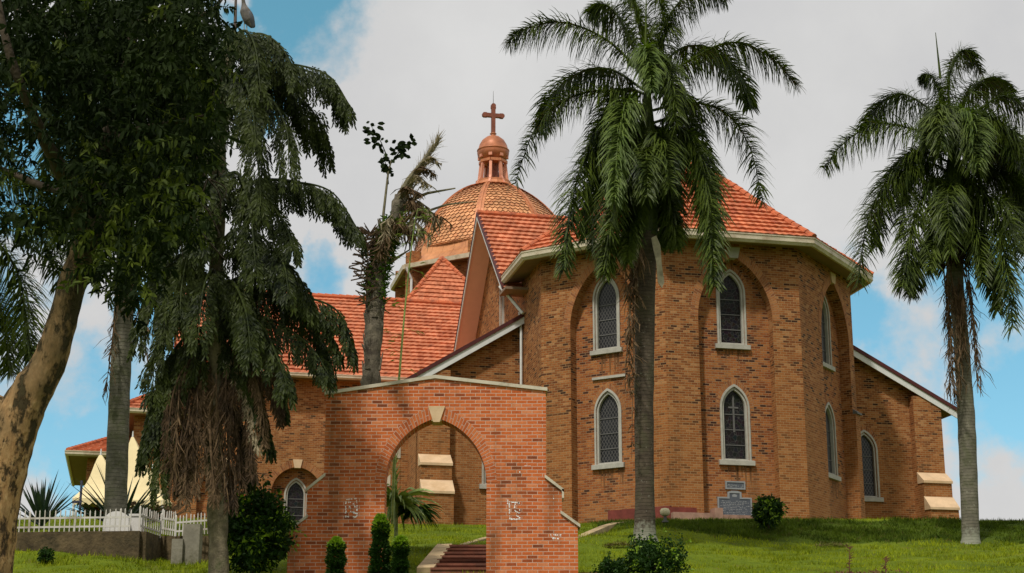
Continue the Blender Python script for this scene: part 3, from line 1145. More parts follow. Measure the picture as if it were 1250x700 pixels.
vt = MB()
for (y0, z0), s_ in ((GF, 1), (GB, -1)):
    vt.hexa([Vector((GU - .07, y0, z0 - .05)), Vector((GU + .1, y0, z0 - .05)), Vector((GU + .1, GA[0], GA[1] - .05)), Vector((GU - .07, GA[0], GA[1] - .05)),
             Vector((GU - .07, y0, z0 + .09)), Vector((GU + .1, y0, z0 + .09)), Vector((GU + .1, GA[0], GA[1] + .09)), Vector((GU - .07, GA[0], GA[1] + .09))])
split_build(vt, 8, 'verge_tile', M_fascia, church)
# boxed eave end where gable and apse meet
be = MB()
be.box((-7.75, .1, 19.55), (1.1, 1.3, .12))
cb(be, 'eave_box', M_soffit)
gg = MB()
gg.beam((-8.2, .9, 20.05), (-7.35, -.1, 18.55), .13, .12)
gg.tube([(-7.42, .45, 18.7), (-7.36, .45, 18.2), (-7.36, .40, 17.6), (-7.36, .40, 9.0)], .06, 8)
cb(gg, 'downpipe', M_white)


# ---------------- lean-to side chapels, left and right
def leanto(sgn, uw, ue, y0, ylen, zt, ze, win_u, butt):
    """sgn -1 left / +1 right; wall from |AP| to uw, eave at ue"""
    x0 = AP if sgn > 0 else -AP
    fr = Fr((0, y0), 0)
    sl = (zt - ze) / (abs(ue) - AP)
    zc = lambda u: zt - sl * (abs(u) - AP) - .12
    us = sorted([x0, uw])
    hole = arch(win_u, .52, 10.78, 13.0, 13.85)
    w = MB()
    plate(w, fr, [(us[0], ZW0), (us[1], ZW0), (us[1], zc(us[1])), (us[0], zc(us[0]))], [hole], 0, -.4)
    # side wall going back
    frs = Fr((uw, y0), sgn * PI / 2)
    holes = []
    if sgn < 0:
        holes = [arch(-3.4, .45, 11.8, 13.3, 14.1), arch(-8.2, .45, 11.8, 13.3, 14.1)]
        plate(w, frs, rect(-ylen, -.001, ZW0, zc(uw)), holes, 0, -.4)
        for tt in (-3.4, -8.2):
            window(frs, tt, 11.8, 13.3, 14.05, .42, 0, M_gdiam, .14)
    else:
        plate(w, frs, rect(0.001, ylen, ZW0, zc(uw)), [], 0, -.4)
    o = cb(w, 'side_chapel_wall', M_brick, uvbox=True)
    window(fr, win_u, 10.8, 13.0, 13.8, .48, 0, M_gdiam)
    hd = MB()
    archring(hd, fr, win_u, .64, 13.0, 14.0, .2, .008, -.02, n=8)
    cb(hd, 'window_hood', M_ringbrick)
    # roof slab, dark metal edge, barge board and soffit
    ya = y0 - .5
    yb = y0 + ylen
    r_ = MB()
    e = [Vector((x0, ya, zt)), Vector((ue, ya, ze)), Vector((ue, yb, ze)), Vector((x0, yb, zt))]
    rows = 12
    if sgn < 0:
        tiles(r_, e[2], e[1], e[0], e[3], rows, .34, seed=51)
    else:
        tiles(r_, e[1], e[2], e[3], e[0], rows, .34, seed=52)
    cb(r_, 'side_chapel_roof', M_tiledark)
    b_ = MB()
    v = Vector((0, 0, 1))
    b_.hexa([e[0] - v * .42 + Vector((0, .0, 0)), e[1] - v * .42, e[1] - v * .42 + Vector((0, .06, 0)), e[0] - v * .42 + Vector((0, .06, 0)),
             e[0] - v * .10, e[1] - v * .10, e[1] - v * .10 + Vector((0, .06, 0)), e[0] - v * .10 + Vector((0, .06, 0))])
    cb(b_, 'barge_board', M_white)
    d_ = MB()
    dy = Vector((0, -.05, 0))
    d_.hexa([e[0] - v * .10 + dy, e[1] - v * .10 + dy, e[1] - v * .10 - dy * 2, e[0] - v * .10 - dy * 2,
             e[0] + v * .10 + dy, e[1] + v * .10 + dy, e[1] + v * .10 - dy * 2, e[0] + v * .10 - dy * 2])
    cb(d_, 'roof_edge', M_fascia)
    s_ = MB()
    s_.hexa([e[0] - v * .16 + Vector((0, .06, 0)), e[1] - v * .16 + Vector((0, .06, 0)), e[2] - v * .16, e[3] - v * .16,
             e[0] - v * .08 + Vector((0, .06, 0)), e[1] - v * .08 + Vector((0, .06, 0)), e[2] - v * .08, e[3] - v * .08])
    cb(s_, 'soffit', M_soffit)
    # corner buttress with two stone offsets
    bt = MB()
    b0, b1 = butt
    zt_ = zc((b0 + b1) / 2) - .12
    steps = [(.45, ZW0, zt_, None), (1.0, ZW0, 11.45, 11.95), (1.5, ZW0, 10.15, 10.75)]
    cp = MB()
    prev = 0
    for i, (dd, za_, zb_, zc_) in enumerate(steps):
        plate(bt, fr, rect(b0, b1, za_, zb_), (), dd, prev - .05 if i else -.05)
        if zc_:
            cp.hexa([fr(b0 - .03, zb_ - .02, prev - .02), fr(b1 + .03, zb_ - .02, prev - .02), fr(b1 + .03, zb_ - .05, dd + .07), fr(b0 - .03, zb_ - .05, dd + .07),
                     fr(b0 - .03, zc_ + .03, prev - .02), fr(b1 + .03, zc_ + .03, prev - .02), fr(b1 + .03, zb_ + .06, dd + .07), fr(b0 - .03, zb_ + .06, dd + .07)])
        prev = dd
    bo = cb(bt, 'buttress', M_brick, uvbox=True)
    split_build(cp, 8, 'coping', M_bcope, bo)
    return zc


zcl = leanto(-1, -12.0, -12.75, .76, 16.2, 18.55, 15.15, -8.45, (-12.0, -10.62))
zcr = leanto(1, 13.15, 14.0, .76, 14, 18.7, 15.05, 9.35, (11.75, 13.17))
# buttresses along the left side wall of the left chapel
for yb_ in (3.0, 6.6, 10.4, 14.2):
    frs = Fr((-12.0, .76), -PI / 2)
    t_ = -yb_
    bt = MB()
    cp = MB()
    prev = 0
    for i, (dd, zb_, zc_) in enumerate([(.35, 14.2, 14.7), (.8, 12.3, 12.8), (1.2, 11.0, 11.5)]):
        plate(bt, frs, rect(t_ - .35, t_ + .35, ZW0, zb_), (), dd, prev - .05)
        cp.hexa([frs(t_ - .38, zb_ - .03, prev - .02), frs(t_ + .38, zb_ - .03, prev - .02), frs(t_ + .38, zb_ - .05, dd + .06), frs(t_ - .38, zb_ - .05, dd + .06),
                 frs(t_ - .38, zc_, prev - .02), frs(t_ + .38, zc_, prev - .02), frs(t_ + .38, zb_ + .06, dd + .06), frs(t_ - .38, zb_ + .06, dd + .06)])
        prev = dd
    bo = cb(bt, 'buttress', M_brick, uvbox=True)
    split_build(cp, 8, 'coping', M_coping, bo)

# ---------------- transept running to the left
TY, TRY, TU = 17.0, 24.0, -21.6
frt = Fr((0, TY), 0)
tw_ = MB()
th = []
segs = [-15.75, -19.6]
for uc in segs:
    th.append(arch(uc, 1.35, 8.0, 12.4, 13.85, 10))
plate(tw_, frt, [(TU, 8.0)] + [q for uc in segs[::-1] for q in arch(uc, 1.35, 8.0, 12.4, 13.85, 10)] + [(-7.2, 8.0), (-7.2, 18.7), (TU, 18.7)], (), 0, -.45)
to_ = cb(tw_, 'transept_wall', M_brick, uvbox=True)
for uc in segs:
    bk = MB()
    plate(bk, frt, rect(uc - 1.5, uc + 1.5, 8.0, 14.2), [arch(uc, .5, 10.9, 12.4, 13.2)], -.45, -.7)
    cb(bk, 'recess_wall', M_brick2, uvbox=True)
    window(frt, uc, 10.9, 12.4, 13.15, .46, -.45, M_gstain, .16)
    a_ = MB()
    archring(a_, frt, uc, 1.352, 12.4, 13.852, .32, .012, -.03, n=10)
    cb(a_, 'arch_ring', M_ringbrick)
    ks = MB()
    plate(ks, frt, [(uc - .16, 13.8), (uc + .16, 13.8), (uc + .26, 14.25), (uc - .26, 14.25)], (), .06, -.2)
    cb(ks, 'keystone', M_bcope)
trf = MB()
tiles(trf, (-22.4, 16.2, 18.75), (-7.3, 16.2, 18.75), (-3, TRY, 25.15), (-22.4, TRY, 25.15), 22, .34, seed=61)
tiles(trf, (-7.3, 31.8, 18.75), (-22.4, 31.8, 18.75), (-22.4, TRY, 25.15), (-3, TRY, 25.15), 22, .34, seed=62)
tro = cb(trf, 'transept_roof', M_tile)
rg = MB()
ridge(rg, [(-22.4, TRY, 25.22), (-4, TRY, 25.22)], .16)
cb(rg, 'ridge_cap', M_ridge, tro)
gutter('gutter', [Vector((-22.4, 16.2, 18.55)), Vector((-7.4, 16.2, 18.55))], .18, .24)
so = MB()
so.box((-14.9, 16.6, 18.66), (15.2, .8, .06))
cb(so, 'soffit', M_soffit)
# gable end of the transept
ge = MB()
plate(ge, Fr((TU, 0), -PI / 2), [(-31, 8.0), (-17.002, 8.0), (-17.002, 18.7), (-TRY, 25.0), (-31, 18.7)], (), 0, -.4)
cb(ge, 'transept_gable', M_brick, uvbox=True)
# low polygonal end with hipped roofs further left
for (nm, u0, u1, ya, yb, ze, zr, ov) in (('porch', -25.3 + .9, -21.6, 18.6, 29.5, 16.75, 19.6, .9), ('vestibule', -27.6 + .9, -23.5, 19.2, 28.5, 14.45, 16.2, .95)):
    w = MB()
    w.box(((u0 + u1) / 2, (ya + yb) / 2, (8 + ze) / 2), (u1 - u0, yb - ya, ze - 8.0))
    wo = cb(w, nm + '_wall', M_brick, uvbox=True)
    r_ = MB()
    A_, B_, C_, D_ = (u0 - ov, ya - ov, ze), (u1, ya - ov, ze), (u1, yb + ov, ze), (u0 - ov, yb + ov, ze)
    ym = (ya + yb) / 2
    hp = (u0 - ov + (zr - ze) * 1.25, ym)
    tiles(r_, A_, B_, (u1, ym, zr), (hp[0], ym, zr), 10, .34, seed=71)
    tiles(r_, D_, A_, (hp[0], ym, zr), (hp[0], ym, zr), 10, .34, seed=72)
    tiles(r_, C_, D_, (hp[0], ym, zr), (u1, ym, zr), 10, .34, seed=73)
    ro = cb(r_, nm + '_roof', M_tile)
    rg = MB()
    ridge(rg, [(A_[0], A_[1], ze + .05), (hp[0], ym, zr + .05), (u1, ym, zr + .05)])
    ridge(rg, [(D_[0], D_[1], ze + .05), (hp[0], ym, zr + .05)])
    cb(rg, 'ridge_cap', M_ridge, ro)
    gutter('gutter', [Vector((D_[0], D_[1], ze - .22)), Vector((A_[0], A_[1], ze - .22)), Vector((B_[0], B_[1], ze - .22))], .18, .26)
    s_ = MB()
    s_.box(((u0 - ov + u1) / 2, ym, ze - .12), (u1 - u0 + ov, yb - ya + 2 * ov, .1))
    cb(s_, 'soffit', M_soffit)

# ---------------- stair block with small hip roof in front of the drum
HX, HY, HZ, HA, HH = -4.9, 34.4, 27.35, 31.1, 2.75
w = MB()
w.box((HX, HY + .3, 22), (2 * HH - .9, 2 * HH - .9, 10.7))
cb(w, 'turret_wall', M_brick, uvbox=True)
r_ = MB()
c4 = [(HX - HH, HY - HH, HZ), (HX + HH, HY - HH, HZ), (HX + HH, HY + HH, HZ), (HX - HH, HY + HH, HZ)]
for i in range(4):
    tiles(r_, c4[i], c4[(i + 1) % 4], (HX, HY, HA), (HX, HY, HA), 11, .34, seed=80 + i)
ho = cb(r_, 'turret_roof', M_tile)
rg = MB()
for i in range(4): ridge(rg, [c4[i], (HX, HY, HA + .05)], .15)
cb(rg, 'ridge_cap', M_ridge, ho)
w = MB()
w.box((HX, HY - HH - .04, HZ - .22), (2 * HH + .1, .12, .3))
cb(w, 'fascia_board', plain('pinkish_board', (.55, .36, .27), .7, .1, 2))

# ---------------- drum and dome
DY = 41.0
dc = Vector((0, DY, 0))


def octp(r, z, off=PI / 8):
    return [Vector((r * math.sin(off + i * PI / 4), DY - r * math.cos(off + i * PI / 4), z)) for i in range(8)]


dr = MB()
RW = 6.55
for i in range(8):
    a = (i) * PI / 4
    apo = RW * math.cos(PI / 8)
    fr = Fr((apo * math.sin(a), DY - apo * math.cos(a)), a)
    hwf = RW * math.sin(PI / 8)
    o_ = [(-hwf, 19.0), (hwf, 19.0), (hwf, 31.45), (-hwf, 31.45)]
    plate(dr, fr, o_, [arch(0, .8, 26.8, 29.0, 30.3)], 0, -.4)
cb(dr, 'drum_wall', M_brick, uvbox=True)
for i in range(8):
    a = i * PI / 4
    apo = RW * math.cos(PI / 8)
    fr = Fr((apo * math.sin(a), DY - apo * math.cos(a)), a)
    window(fr, 0, 26.85, 29.0, 30.25, .72, -.02, M_gdiam, .2, False, bars=False)
for i, p in enumerate(octp(RW + .18, 0)):
    bm_ = MB()
    a = PI / 8 + i * PI / 4
    bm_.box((p.x, p.y, 25.8), (.85, .75, 13.6), a)
    cb(bm_, 'drum_pier', M_brick, uvbox=True)
eo = octp(7.35, 31.3)
gchain = eo + [eo[0]]
dg = MB()
for i in range(8):
    a, b = eo[i], eo[(i + 1) % 8]
    n_ = ((a + b) / 2 - Vector((0, DY, 31.3)))
    n_.z = 0
    n_.normalize()
    z = Vector((0, 0, 1))
    dg.hexa([a + n_ * .0, b + n_ * .0, b + n_ * .2, a + n_ * .2, a + z * .3, b + z * .3, b + z * .3 + n_ * .24, a + z * .3 + n_ * .24])
cb(dg, 'gutter', M_cream)
ds = MB()
i0 = octp(6.4, 31.42)
for i in range(8):
    ds.quad(i0[i], i0[(i + 1) % 8], eo[(i + 1) % 8] + Vector((0, 0, .02)), eo[i] + Vector((0, 0, .02)))
cb(ds, 'soffit', M_soffit)
dp = MB()
for i in (7, 6):
    p = octp(7.42, 31.3)[i]
    q = octp(6.95, 30.5)[i]
    d_ = Vector((.5, 0, 0)) if i == 7 else Vector((0, -.5, 0))
    dp.tube([p + d_, q + d_, q + d_ - Vector((0, 0, 6))], .09, 8)
split_build(dp, len(dp.v) // 2, 'downpipe', M_white, church)

dprof = [(5.85, 33.05), (5.75, 33.7), (5.5, 34.5), (5.05, 35.45), (4.45, 36.3), (3.75, 37.1), (2.95, 37.8), (2.1, 38.35), (1.25, 38.72)]


def dome_rz(s):
    n = len(dprof) - 1
    x = min(max(s, 0), .9999) * n
    i = int(x)
    f = x - i
    g = lambda k: dprof[min(max(k, 0), n)]
    p0, p1, p2, p3 = g(i - 1), g(i), g(i + 1), g(i + 2)
    return tuple(.5 * (2 * p1[c] + (-p0[c] + p2[c]) * f + (2 * p0[c] - 5 * p1[c] + 4 * p2[c] - p3[c]) * f * f + (-p0[c] + 3 * p1[c] - 3 * p2[c] + p3[c]) * f ** 3) for c in (0, 1))


dm = MB()
rows = 25
for gi in range(8):
    a0, a1 = PI / 8 + gi * PI / 4, PI / 8 + (gi + 1) * PI / 4

    def gp(s, t, lift=0.0):
        r, z = dome_rz(s)
        # slightly bulging gore
        p = Vector((math.sin(a0), -math.cos(a0), 0)).lerp(Vector((math.sin(a1), -math.cos(a1), 0)), t)
        k = 1 + .055 * 4 * t * (1 - t)
        am = (a0 + a1) / 2
        o_ = Vector((math.sin(am), -math.cos(am), 0))
        return Vector((p.x * r * k, DY + p.y * r * k, z)) + (o_ * .7 + Vector((0, 0, .7))) * lift
    for i in range(rows):
        s0, s1, s2 = (i - .5) / rows, (i + .18) / rows, (i + 1.0) / rows
        r, z = dome_rz(i / rows)
        n = max(2, int(round(2 * r * math.sin(PI / 8) / .36)))
        off = .5 if i % 2 else 0
        for j in range(-1 if off else 0, n):
            t0, t1 = (j + off) / n, (j + 1 + off) / n
            t0, t1 = max(0, t0), min(1, t1)
            if t1 - t0 < 1e-4: continue
            tm = (t0 + t1) / 2
            e = .0
            l = .10
            ww = (t1 - t0)
            pts = [gp(s0, tm, l), gp((s0 + s1) / 2, t1 - ww * .17, l * .8), gp(s1, t1 - ww * .03, l * .55), gp(s2, t1 - ww * .05, .0), gp(s2, t0 + ww * .05, .0), gp(s1, t0 + ww * .03, l * .55), gp((s0 + s1) / 2, t0 + ww * .17, l * .8)]
            uv = [(i * 1.37 + .1, j * .77 + gi * 3.1)] * 7
            dm.add(pts, [(0, 1, 2, 3, 4, 5, 6)], [uv])
    # underlay
    for i in range(12):
        for j in range(4):
            dm.add([gp(i / 12, j / 4, -.03), gp(i / 12, (j + 1) / 4, -.03), gp((i + 1) / 12, (j + 1) / 4, -.03), gp((i + 1) / 12, j / 4, -.03)], [(0, 1, 2, 3)], [[(.5, .5)] * 4])
dome = cb(dm, 'dome', M_copper)
rb_ = MB()
for gi in range(8):
    a = PI / 8 + gi * PI / 4
    pts = []
    for i in range(22):
        r, z = dome_rz(i / 21)
        pts.append((Vector((math.sin(a) * (r + .02), DY - math.cos(a) * (r + .02), z + .02)), r))
    sdv = Vector((math.cos(a), math.sin(a), 0))
    out_ = Vector((math.sin(a), -math.cos(a), 0))
    for (p, r), (q, r2) in zip(pts[:-1], pts[1:]):
        w0, w1 = .10 + .035 * r, .10 + .035 * r2
        u_ = (out_ * .6 + Vector((0, 0, .8))) * .10
        rb_.hexa([p - sdv * w0 - u_ * 2, p + sdv * w0 - u_ * 2, q + sdv * w1 - u_ * 2, q - sdv * w1 - u_ * 2, p - sdv * w0 + u_ * .4, p + sdv * w0 + u_ * .4, q + sdv * w1 + u_ * .4, q - sdv * w1 + u_ * .4])
        rb_.hexa([p - sdv * w0 * .25 + u_ * .3, p + sdv * w0 * .25 + u_ * .3, q + sdv * w1 * .25 + u_ * .3, q - sdv * w1 * .25 + u_ * .3, p - sdv * w0 * .25 + u_, p + sdv * w0 * .25 + u_, q + sdv * w1 * .25 + u_, q - sdv * w1 * .25 + u_])
split_build(rb_, len(rb_.v) // 8, 'dome_rib', M_cope2, dome)
sk = MB()
sp = [(7.45, 31.6), (6.75, 31.95), (6.2, 32.5), (5.95, 33.2)]
for (r0, z0), (r1, z1) in zip(sp[:-1], sp[1:]):
    q0, q1 = octp(r0, z0), octp(r1, z1)
    for i in range(8):
        for j in range(5):
            t0, t1 = j / 5, (j + .985) / 5
            k = (i + 1) % 8
            sk.quad(q0[i].lerp(q0[k], t0), q0[i].lerp(q0[k], t1), q1[i].lerp(q1[k], t1), q1[i].lerp(q1[k], t0))
cb(sk, 'dome_skirt', plain('copper_sheet', (.66, .29, .12), .4, .15, 1.2, metal=.35, spec=.5, stain=(.42, .17, .08)), dome)

# lantern
lt = MB()
lt.lathe([(1.75, 38.45), (1.75, 38.62), (1.45, 38.7), (1.3, 38.95), (1.3, 39.1)], dc, 16)
lo = cb(lt, 'lantern', M_cope2)
lp_ = MB()
for i in range(8):
    a = PI / 8 + i * PI / 4
    o_ = Vector((math.sin(a), -math.cos(a), 0))
    lp_.beam(dc + o_ * 1.18 + Vector((0, 0, 38.9)), dc + o_ * .98 + Vector((0, 0, 40.75)), .2, .2, up=o_)
    lp_.beam(dc + o_ * 1.5 + Vector((0, 0, 38.7)), dc + o_ * 1.1 + Vector((0, 0, 39.4)), .16, .3, up=(0, 0, 1))
    lp_.box(dc + o_ * 1.0 + Vector((0, 0, 41.0)), (.26, .26, .22), a)
split_build(lp_, 24, 'lantern_post', plain('copper_post', (.62, .27, .17), .5, .15, 3, metal=.2), lo)
lc = MB()
lc.lathe([(.55, 38.9), (.5, 39.5), (.42, 40.0), (.5, 40.9)], dc, 12)
cb(lc, 'lantern_core', M_cdark, lo)
lh = MB()
for i in range(8):
    a, a2 = PI / 8 + i * PI / 4, PI / 8 + (i + 1) * PI / 4
    p = dc + Vector((math.sin(a), -math.cos(a), 0)) * 1.0
    q = dc + Vector((math.sin(a2), -math.cos(a2), 0)) * 1.0
    lh.beam(p + Vector((0, 0, 40.72)), q + Vector((0, 0, 40.72)), .16, .2)
cb(lh, 'lantern_ring', M_cope2, lo)
cu = MB()
cu.lathe([(.6, 40.5), (.95, 40.85), (1.14, 41.15), (1.18, 41.4), (1.16, 41.5), (1.2, 41.52), (1.2, 41.58), (1.12, 41.62), (1.02, 42.0), (.82, 42.35), (.5, 42.62), (.2, 42.75), (.18, 42.85), (.26, 42.9), (.14, 43.0)], dc, 24)
cuo = cb(cu, 'cupola', plain('copper_cupola', (.40, .14, .06), .45, .25, 2.5, metal=.2, spec=.4, stain=(.22, .07, .035)), lo, smooth=True)
cr_ = MB()
cc_ = dc + Vector((0, 0, 0))
cf = Fr((0, DY), 0)


def crossplate(z0, z1, arm, za, w, dpt):
    s = []
    plate(cr_, cf, [(-w, z0), (w, z0), (w, za - w), (arm, za - w), (arm, za + w), (w, za + w), (w, z1), (-w, z1), (-w, za + w), (-arm, za + w), (-arm, za - w), (-w, za - w)], (), dpt, -dpt, back=True)


crossplate(42.9, 45.05, .62, 44.35, .145, .13)
for (x, z) in ((.66, 44.35), (-.66, 44.35), (0, 45.1)):
    cr_.tube([(x - .001, DY - .14, z), (x, DY + .14, z)], .19, 8)
    cr_.box((x * .84, DY, z if x else 44.95), (.14 if x else .38, .2, .38 if x else .14))
cb(cr_, 'cross', M_cdark)
an = MB()
an.tube([(0, DY, 45.2), (0, DY, 46.3)], [.025, .012], 5)
cb(an, 'lightning_rod', M_lead)


# ---------------- plaques on the wall (top-level things)
def fworld(fr, t, z, d):
    p = fr(t, z, d)
    c, s = math.cos(B0), math.sin(B0)
    return Vector((OX + p.x * c - p.y * s, OY + p.x * s + p.y * c, z))


def curves_to_mesh(txt, size, loc, rot, mat, name, extr=.004, parent=None):
    cu_ = bpy.data.curves.new(name, 'FONT')
    cu_.body = txt
    cu_.size = size
    cu_.extrude = extr
    cu_.align_x = 'CENTER'
    cu_.align_y = 'CENTER'
    cu_.resolution_u = 2
    tmp = bpy.data.objects.new(name, cu_)
    COL.objects.link(tmp)
    dg_ = bpy.context.evaluated_depsgraph_get()
    me = bpy.data.meshes.new_from_object(tmp.evaluated_get(dg_))
    bpy.data.objects.remove(tmp)
    o = bpy.data.objects.new(name, me)
    COL.objects.link(o)
    me.materials.clear()
    me.materials.append(mat)
    o.location = loc
    o.rotation_euler = rot
    if parent: o.parent = parent
    return o


M_plq = plain('slate_plaque', (.085, .095, .115), .5, .15, 3)
M_plqe = plain('plaque_edge', (.26, .27, .28), .6, .12, 3)
f2 = face(2)


def plaque(t0, t1, z0, z1, tab, lines, label):
    base = fworld(f2, (t0 + t1) / 2, z0, -RD)
    r = thing('plaque', label, 'plaque', base, B0)
    W2, H = (t1 - t0) / 2, z1 - z0
    lf = Fr((0, 0), 0)
    e = MB()
    prof_ = rect(-W2, W2, 0, H)
    inn_ = rect(-W2 + .06, W2 - .06, .06, H - .06)
    if tab:
        prof_ = [(-W2, 0), (W2, 0), (W2, H), (.3, H), (.3, H + .22), (.12, H + .27), (-.12, H + .27), (-.3, H + .22), (-.3, H), (-W2, H)]
        inn_ = [(-W2 + .06, .06), (W2 - .06, .06), (W2 - .06, H - .06), (.22, H - .06), (.22, H + .17), (-.22, H + .17), (-.22, H - .06), (-W2 + .06, H - .06)]
    plate(e, lf, prof_, [inn_], .075, .0)
    e.build('border', M_plqe, r)
    b = MB()
    plate(b, lf, inn_, (), .055, .0)
    b.build('slab', M_plq, r)
    # worn incised lines: short light strokes, illegible at this distance in the photograph
    rr = random.Random(5)
    s_ = MB()
    for i in range(lines):
        z = H - .16 - (H - .26) * i / max(1, lines - 1) if lines > 1 else H / 2
        wl = W2 * rr.uniform(.55, .88)
        x = -wl
        while x < wl:
            l_ = rr.uniform(.03, .11)
            if rr.random() < .82:
                zz = z + rr.uniform(-.006, .006)
                hh = rr.uniform(.008, .017)
                plate(s_, lf, rect(x, min(x + l_, wl), zz - hh, zz + hh), (), .0585, .054)
            x += l_ + rr.uniform(.015, .04)
    if tab:
        plate(s_, lf, [(-.09, H + .02), (.09, H + .02), (.11, H + .1), (0, H + .14), (-.11, H + .1)], (), .0585, .054)
    s_.build('worn_lettering', M_plqe, r)


plaque(-.80, .68, 8.66, 9.45, True, 9, 'larger slate plaque with a raised tab set low on the apse wall')
plaque(-.44, .42, 9.78, 10.12, False, 3, 'small rectangular slate plaque above the larger one under the window')

# ================================================================== brick gateway
GD = 40.0
gate = thing('brick_gateway', 'freestanding red brick gateway with pointed arch and stepped shoulders', 'gateway', (-1.92, GD, 3.2))
gf = Fr((0, GD), 0)
GO = (-1.92, GD, 3.2)
g = MB()
zb_ = 3.0
ga = arch(-1.87, 1.245, zb_, 6.0, 7.60, 16)
outl = [(-5.44, zb_)] + ga + [(1.60, zb_), (1.60, 4.95), (1.22, 5.25), (1.22, 5.80), (.84, 6.12), (.84, 8.30), (-1.92, 8.62), (-4.62, 8.20), (-4.62, 6.16), (-5.02, 5.84), (-5.02, 5.16), (-5.44, 4.83)]
plate(g, gf, outl, (), 0, -.62, back=True)
go = g.build('gateway_wall', M_gate, gate, GO, uvbox=True)
a_ = MB()
archring(a_, gf, -1.87, 1.247, 6.0, 7.602, .25, .006, -.02, n=16)
a_.build('arch_ring', M_gatering, gate, GO)
k = MB()
plate(k, gf, [(-1.95, 7.50), (-1.79, 7.50), (-1.66, 7.90), (-2.08, 7.90)], (), .05, -.3)
k.hexa([gf(-2.0, 7.54, -.66), gf(-1.74, 7.54, -.66), gf(-1.74, 7.54, .0), gf(-2.0, 7.54, .0), gf(-2.0, 7.64, -.66), gf(-1.74, 7.64, -.66), gf(-1.74, 7.64, .0), gf(-2.0, 7.64, .0)])
k.build('keystone', M_bcope, gate, GO)
c = MB()
for (a, b, th_) in (((-4.66, 8.27), (-1.92, 8.69), .085), ((-1.92, 8.69), (.88, 8.37), .085), ((-5.06, 5.84), (-4.58, 6.24), .08), ((-5.49, 4.84), (-4.98, 5.22), .08),
                    ((.80, 6.20), (1.27, 5.84), .08), ((1.18, 5.32), (1.66, 4.98), .08)):
    d = [gf(a[0], a[1] - th_, .05), gf(b[0], b[1] - th_, .05), gf(b[0], b[1] - th_, -.67), gf(a[0], a[1] - th_, -.67)]
    u = [p + Vector((0, 0, th_)) for p in d]
    c.hexa(d + u)
c.hexa([gf(1.22, 5.62, .05), gf(1.27, 5.62, .05), gf(1.27, 5.62, -.67), gf(1.22, 5.62, -.67), gf(1.22, 5.84, .05), gf(1.27, 5.84, .05), gf(1.27, 5.84, -.67), gf(1.22, 5.84, -.67)])
for i in range(0, len(c.v), 8):
    q = MB()
    q.v = c.v[i:i + 8]
    q.f = [tuple(k_ - i for k_ in f) for f in c.f if i <= f[0] < i + 8]
    q.build('coping', M_coping, gate, GO)
# leftovers of white paint and paper on the two piers
M_chalk = plain('white_paint_mark', (.85, .84, .82), .8, .1, 20)


def marks(name, segs, d=.004):
    m_ = MB()
    rr = random.Random(len(segs))
    for (x0, z0, x1, z1, w) in segs:
        n = max(2, int(math.hypot(x1 - x0, z1 - z0) / .035))
        for i in range(n):
            if rr.random() < .2: continue
            t = (i + .5) / n
            x, z = x0 + (x1 - x0) * t + rr.uniform(-.006, .006), z0 + (z1 - z0) * t + rr.uniform(-.006, .006)
            ww = w * rr.uniform(.6, 1.3)
            hh = w * rr.uniform(.6, 1.3)
            k_ = rr.uniform(-.3, .3) * ww
            m_.add([gf(x - ww, z - hh + k_, d), gf(x + ww, z - hh, d), gf(x + ww * .8, z + hh, d), gf(x - ww, z + hh * .9, d)], [(0, 1, 2, 3)])
    m_.build(name, M_chalk, gate, GO)


def gx(px): return (px - 625) / 2000 * 40.35


def gz(py): return P(531, py, 40).z


def S_(x0, y0, x1, y1, w=.015): return (gx(x0), gz(y0), gx(x1), gz(y1), w)


marks('paint_mark', [S_(424, 610, 437, 609), S_(424, 610, 424, 631), S_(437, 611, 438, 630), S_(423, 631, 438, 631, .016), S_(426, 614, 430, 613, .016), S_(428, 618, 434, 628, .014),
                     S_(431, 625, 437, 627, .022), S_(433, 614, 435, 620), S_(430, 621, 430, 626)])
marks('paint_mark', [S_(620, 610, 620, 616), S_(621, 613, 634, 614), S_(622, 614, 622, 633), S_(621, 634, 635, 634, .014), S_(628, 616, 634, 614, .02), S_(628, 617, 629, 624, .014),
                     S_(629, 624, 634, 627), S_(634, 622, 634, 633), S_(630, 630, 633, 631, .014), S_(622, 633, 625, 634, .022)])
marks('paint_mark', [S_(671, 653, 684, 653), S_(672, 653, 673, 657, .008), S_(674, 657, 681, 658, .02), S_(684, 652, 684, 656, .008), S_(675, 608, 677, 612, .014), S_(634, 574, 635, 577, .014),
                     S_(640, 569, 648, 569, .008)])

# ================================================================== steps and path walls
M_step = plain('worn_red_step', (.20, .075, .045), .85, .3, 2.5, bmp=.01, stain=(.10, .05, .035))
M_kerb = plain('sandy_kerb', (.42, .31, .17), .85, .2, 2.5, bmp=.01, stain=(.2, .15, .09))
st0 = P(560, 699, 40.9)
stair = thing('stone_stairs', 'worn reddish steps climbing behind the brick gateway arch', 'stairs', (-.6, 41, 3.7))
SO = (-.6, 41, 3.7)
nst = 7
zt0, zt1 = P(560, 694, 41.2).z, P(560, 668.5, 46.6).z
for i in range(nst):
    y0 = 41.0 + i * .82
    z1 = zt0 + (zt1 - zt0) * i / (nst - 1)
    s_ = MB()
    xl = -2.02 + .045 * i
    s_.box(((xl + 1.0) / 2, y0 + .6, z1 - .35), (1.0 - xl, 1.25, .7))
    s_.box(((xl + 1.0) / 2, y0 + .6 - .02, z1 - .03), (1.0 - xl, 1.27, .055))
    s_.build('step', M_step, stair, SO)
kb = MB()
kb.beam(P(519, 693, 41.0), P(543, 664, 46.6), .42, .7)
kb.build('side_kerb', M_kerb, stair, SO)


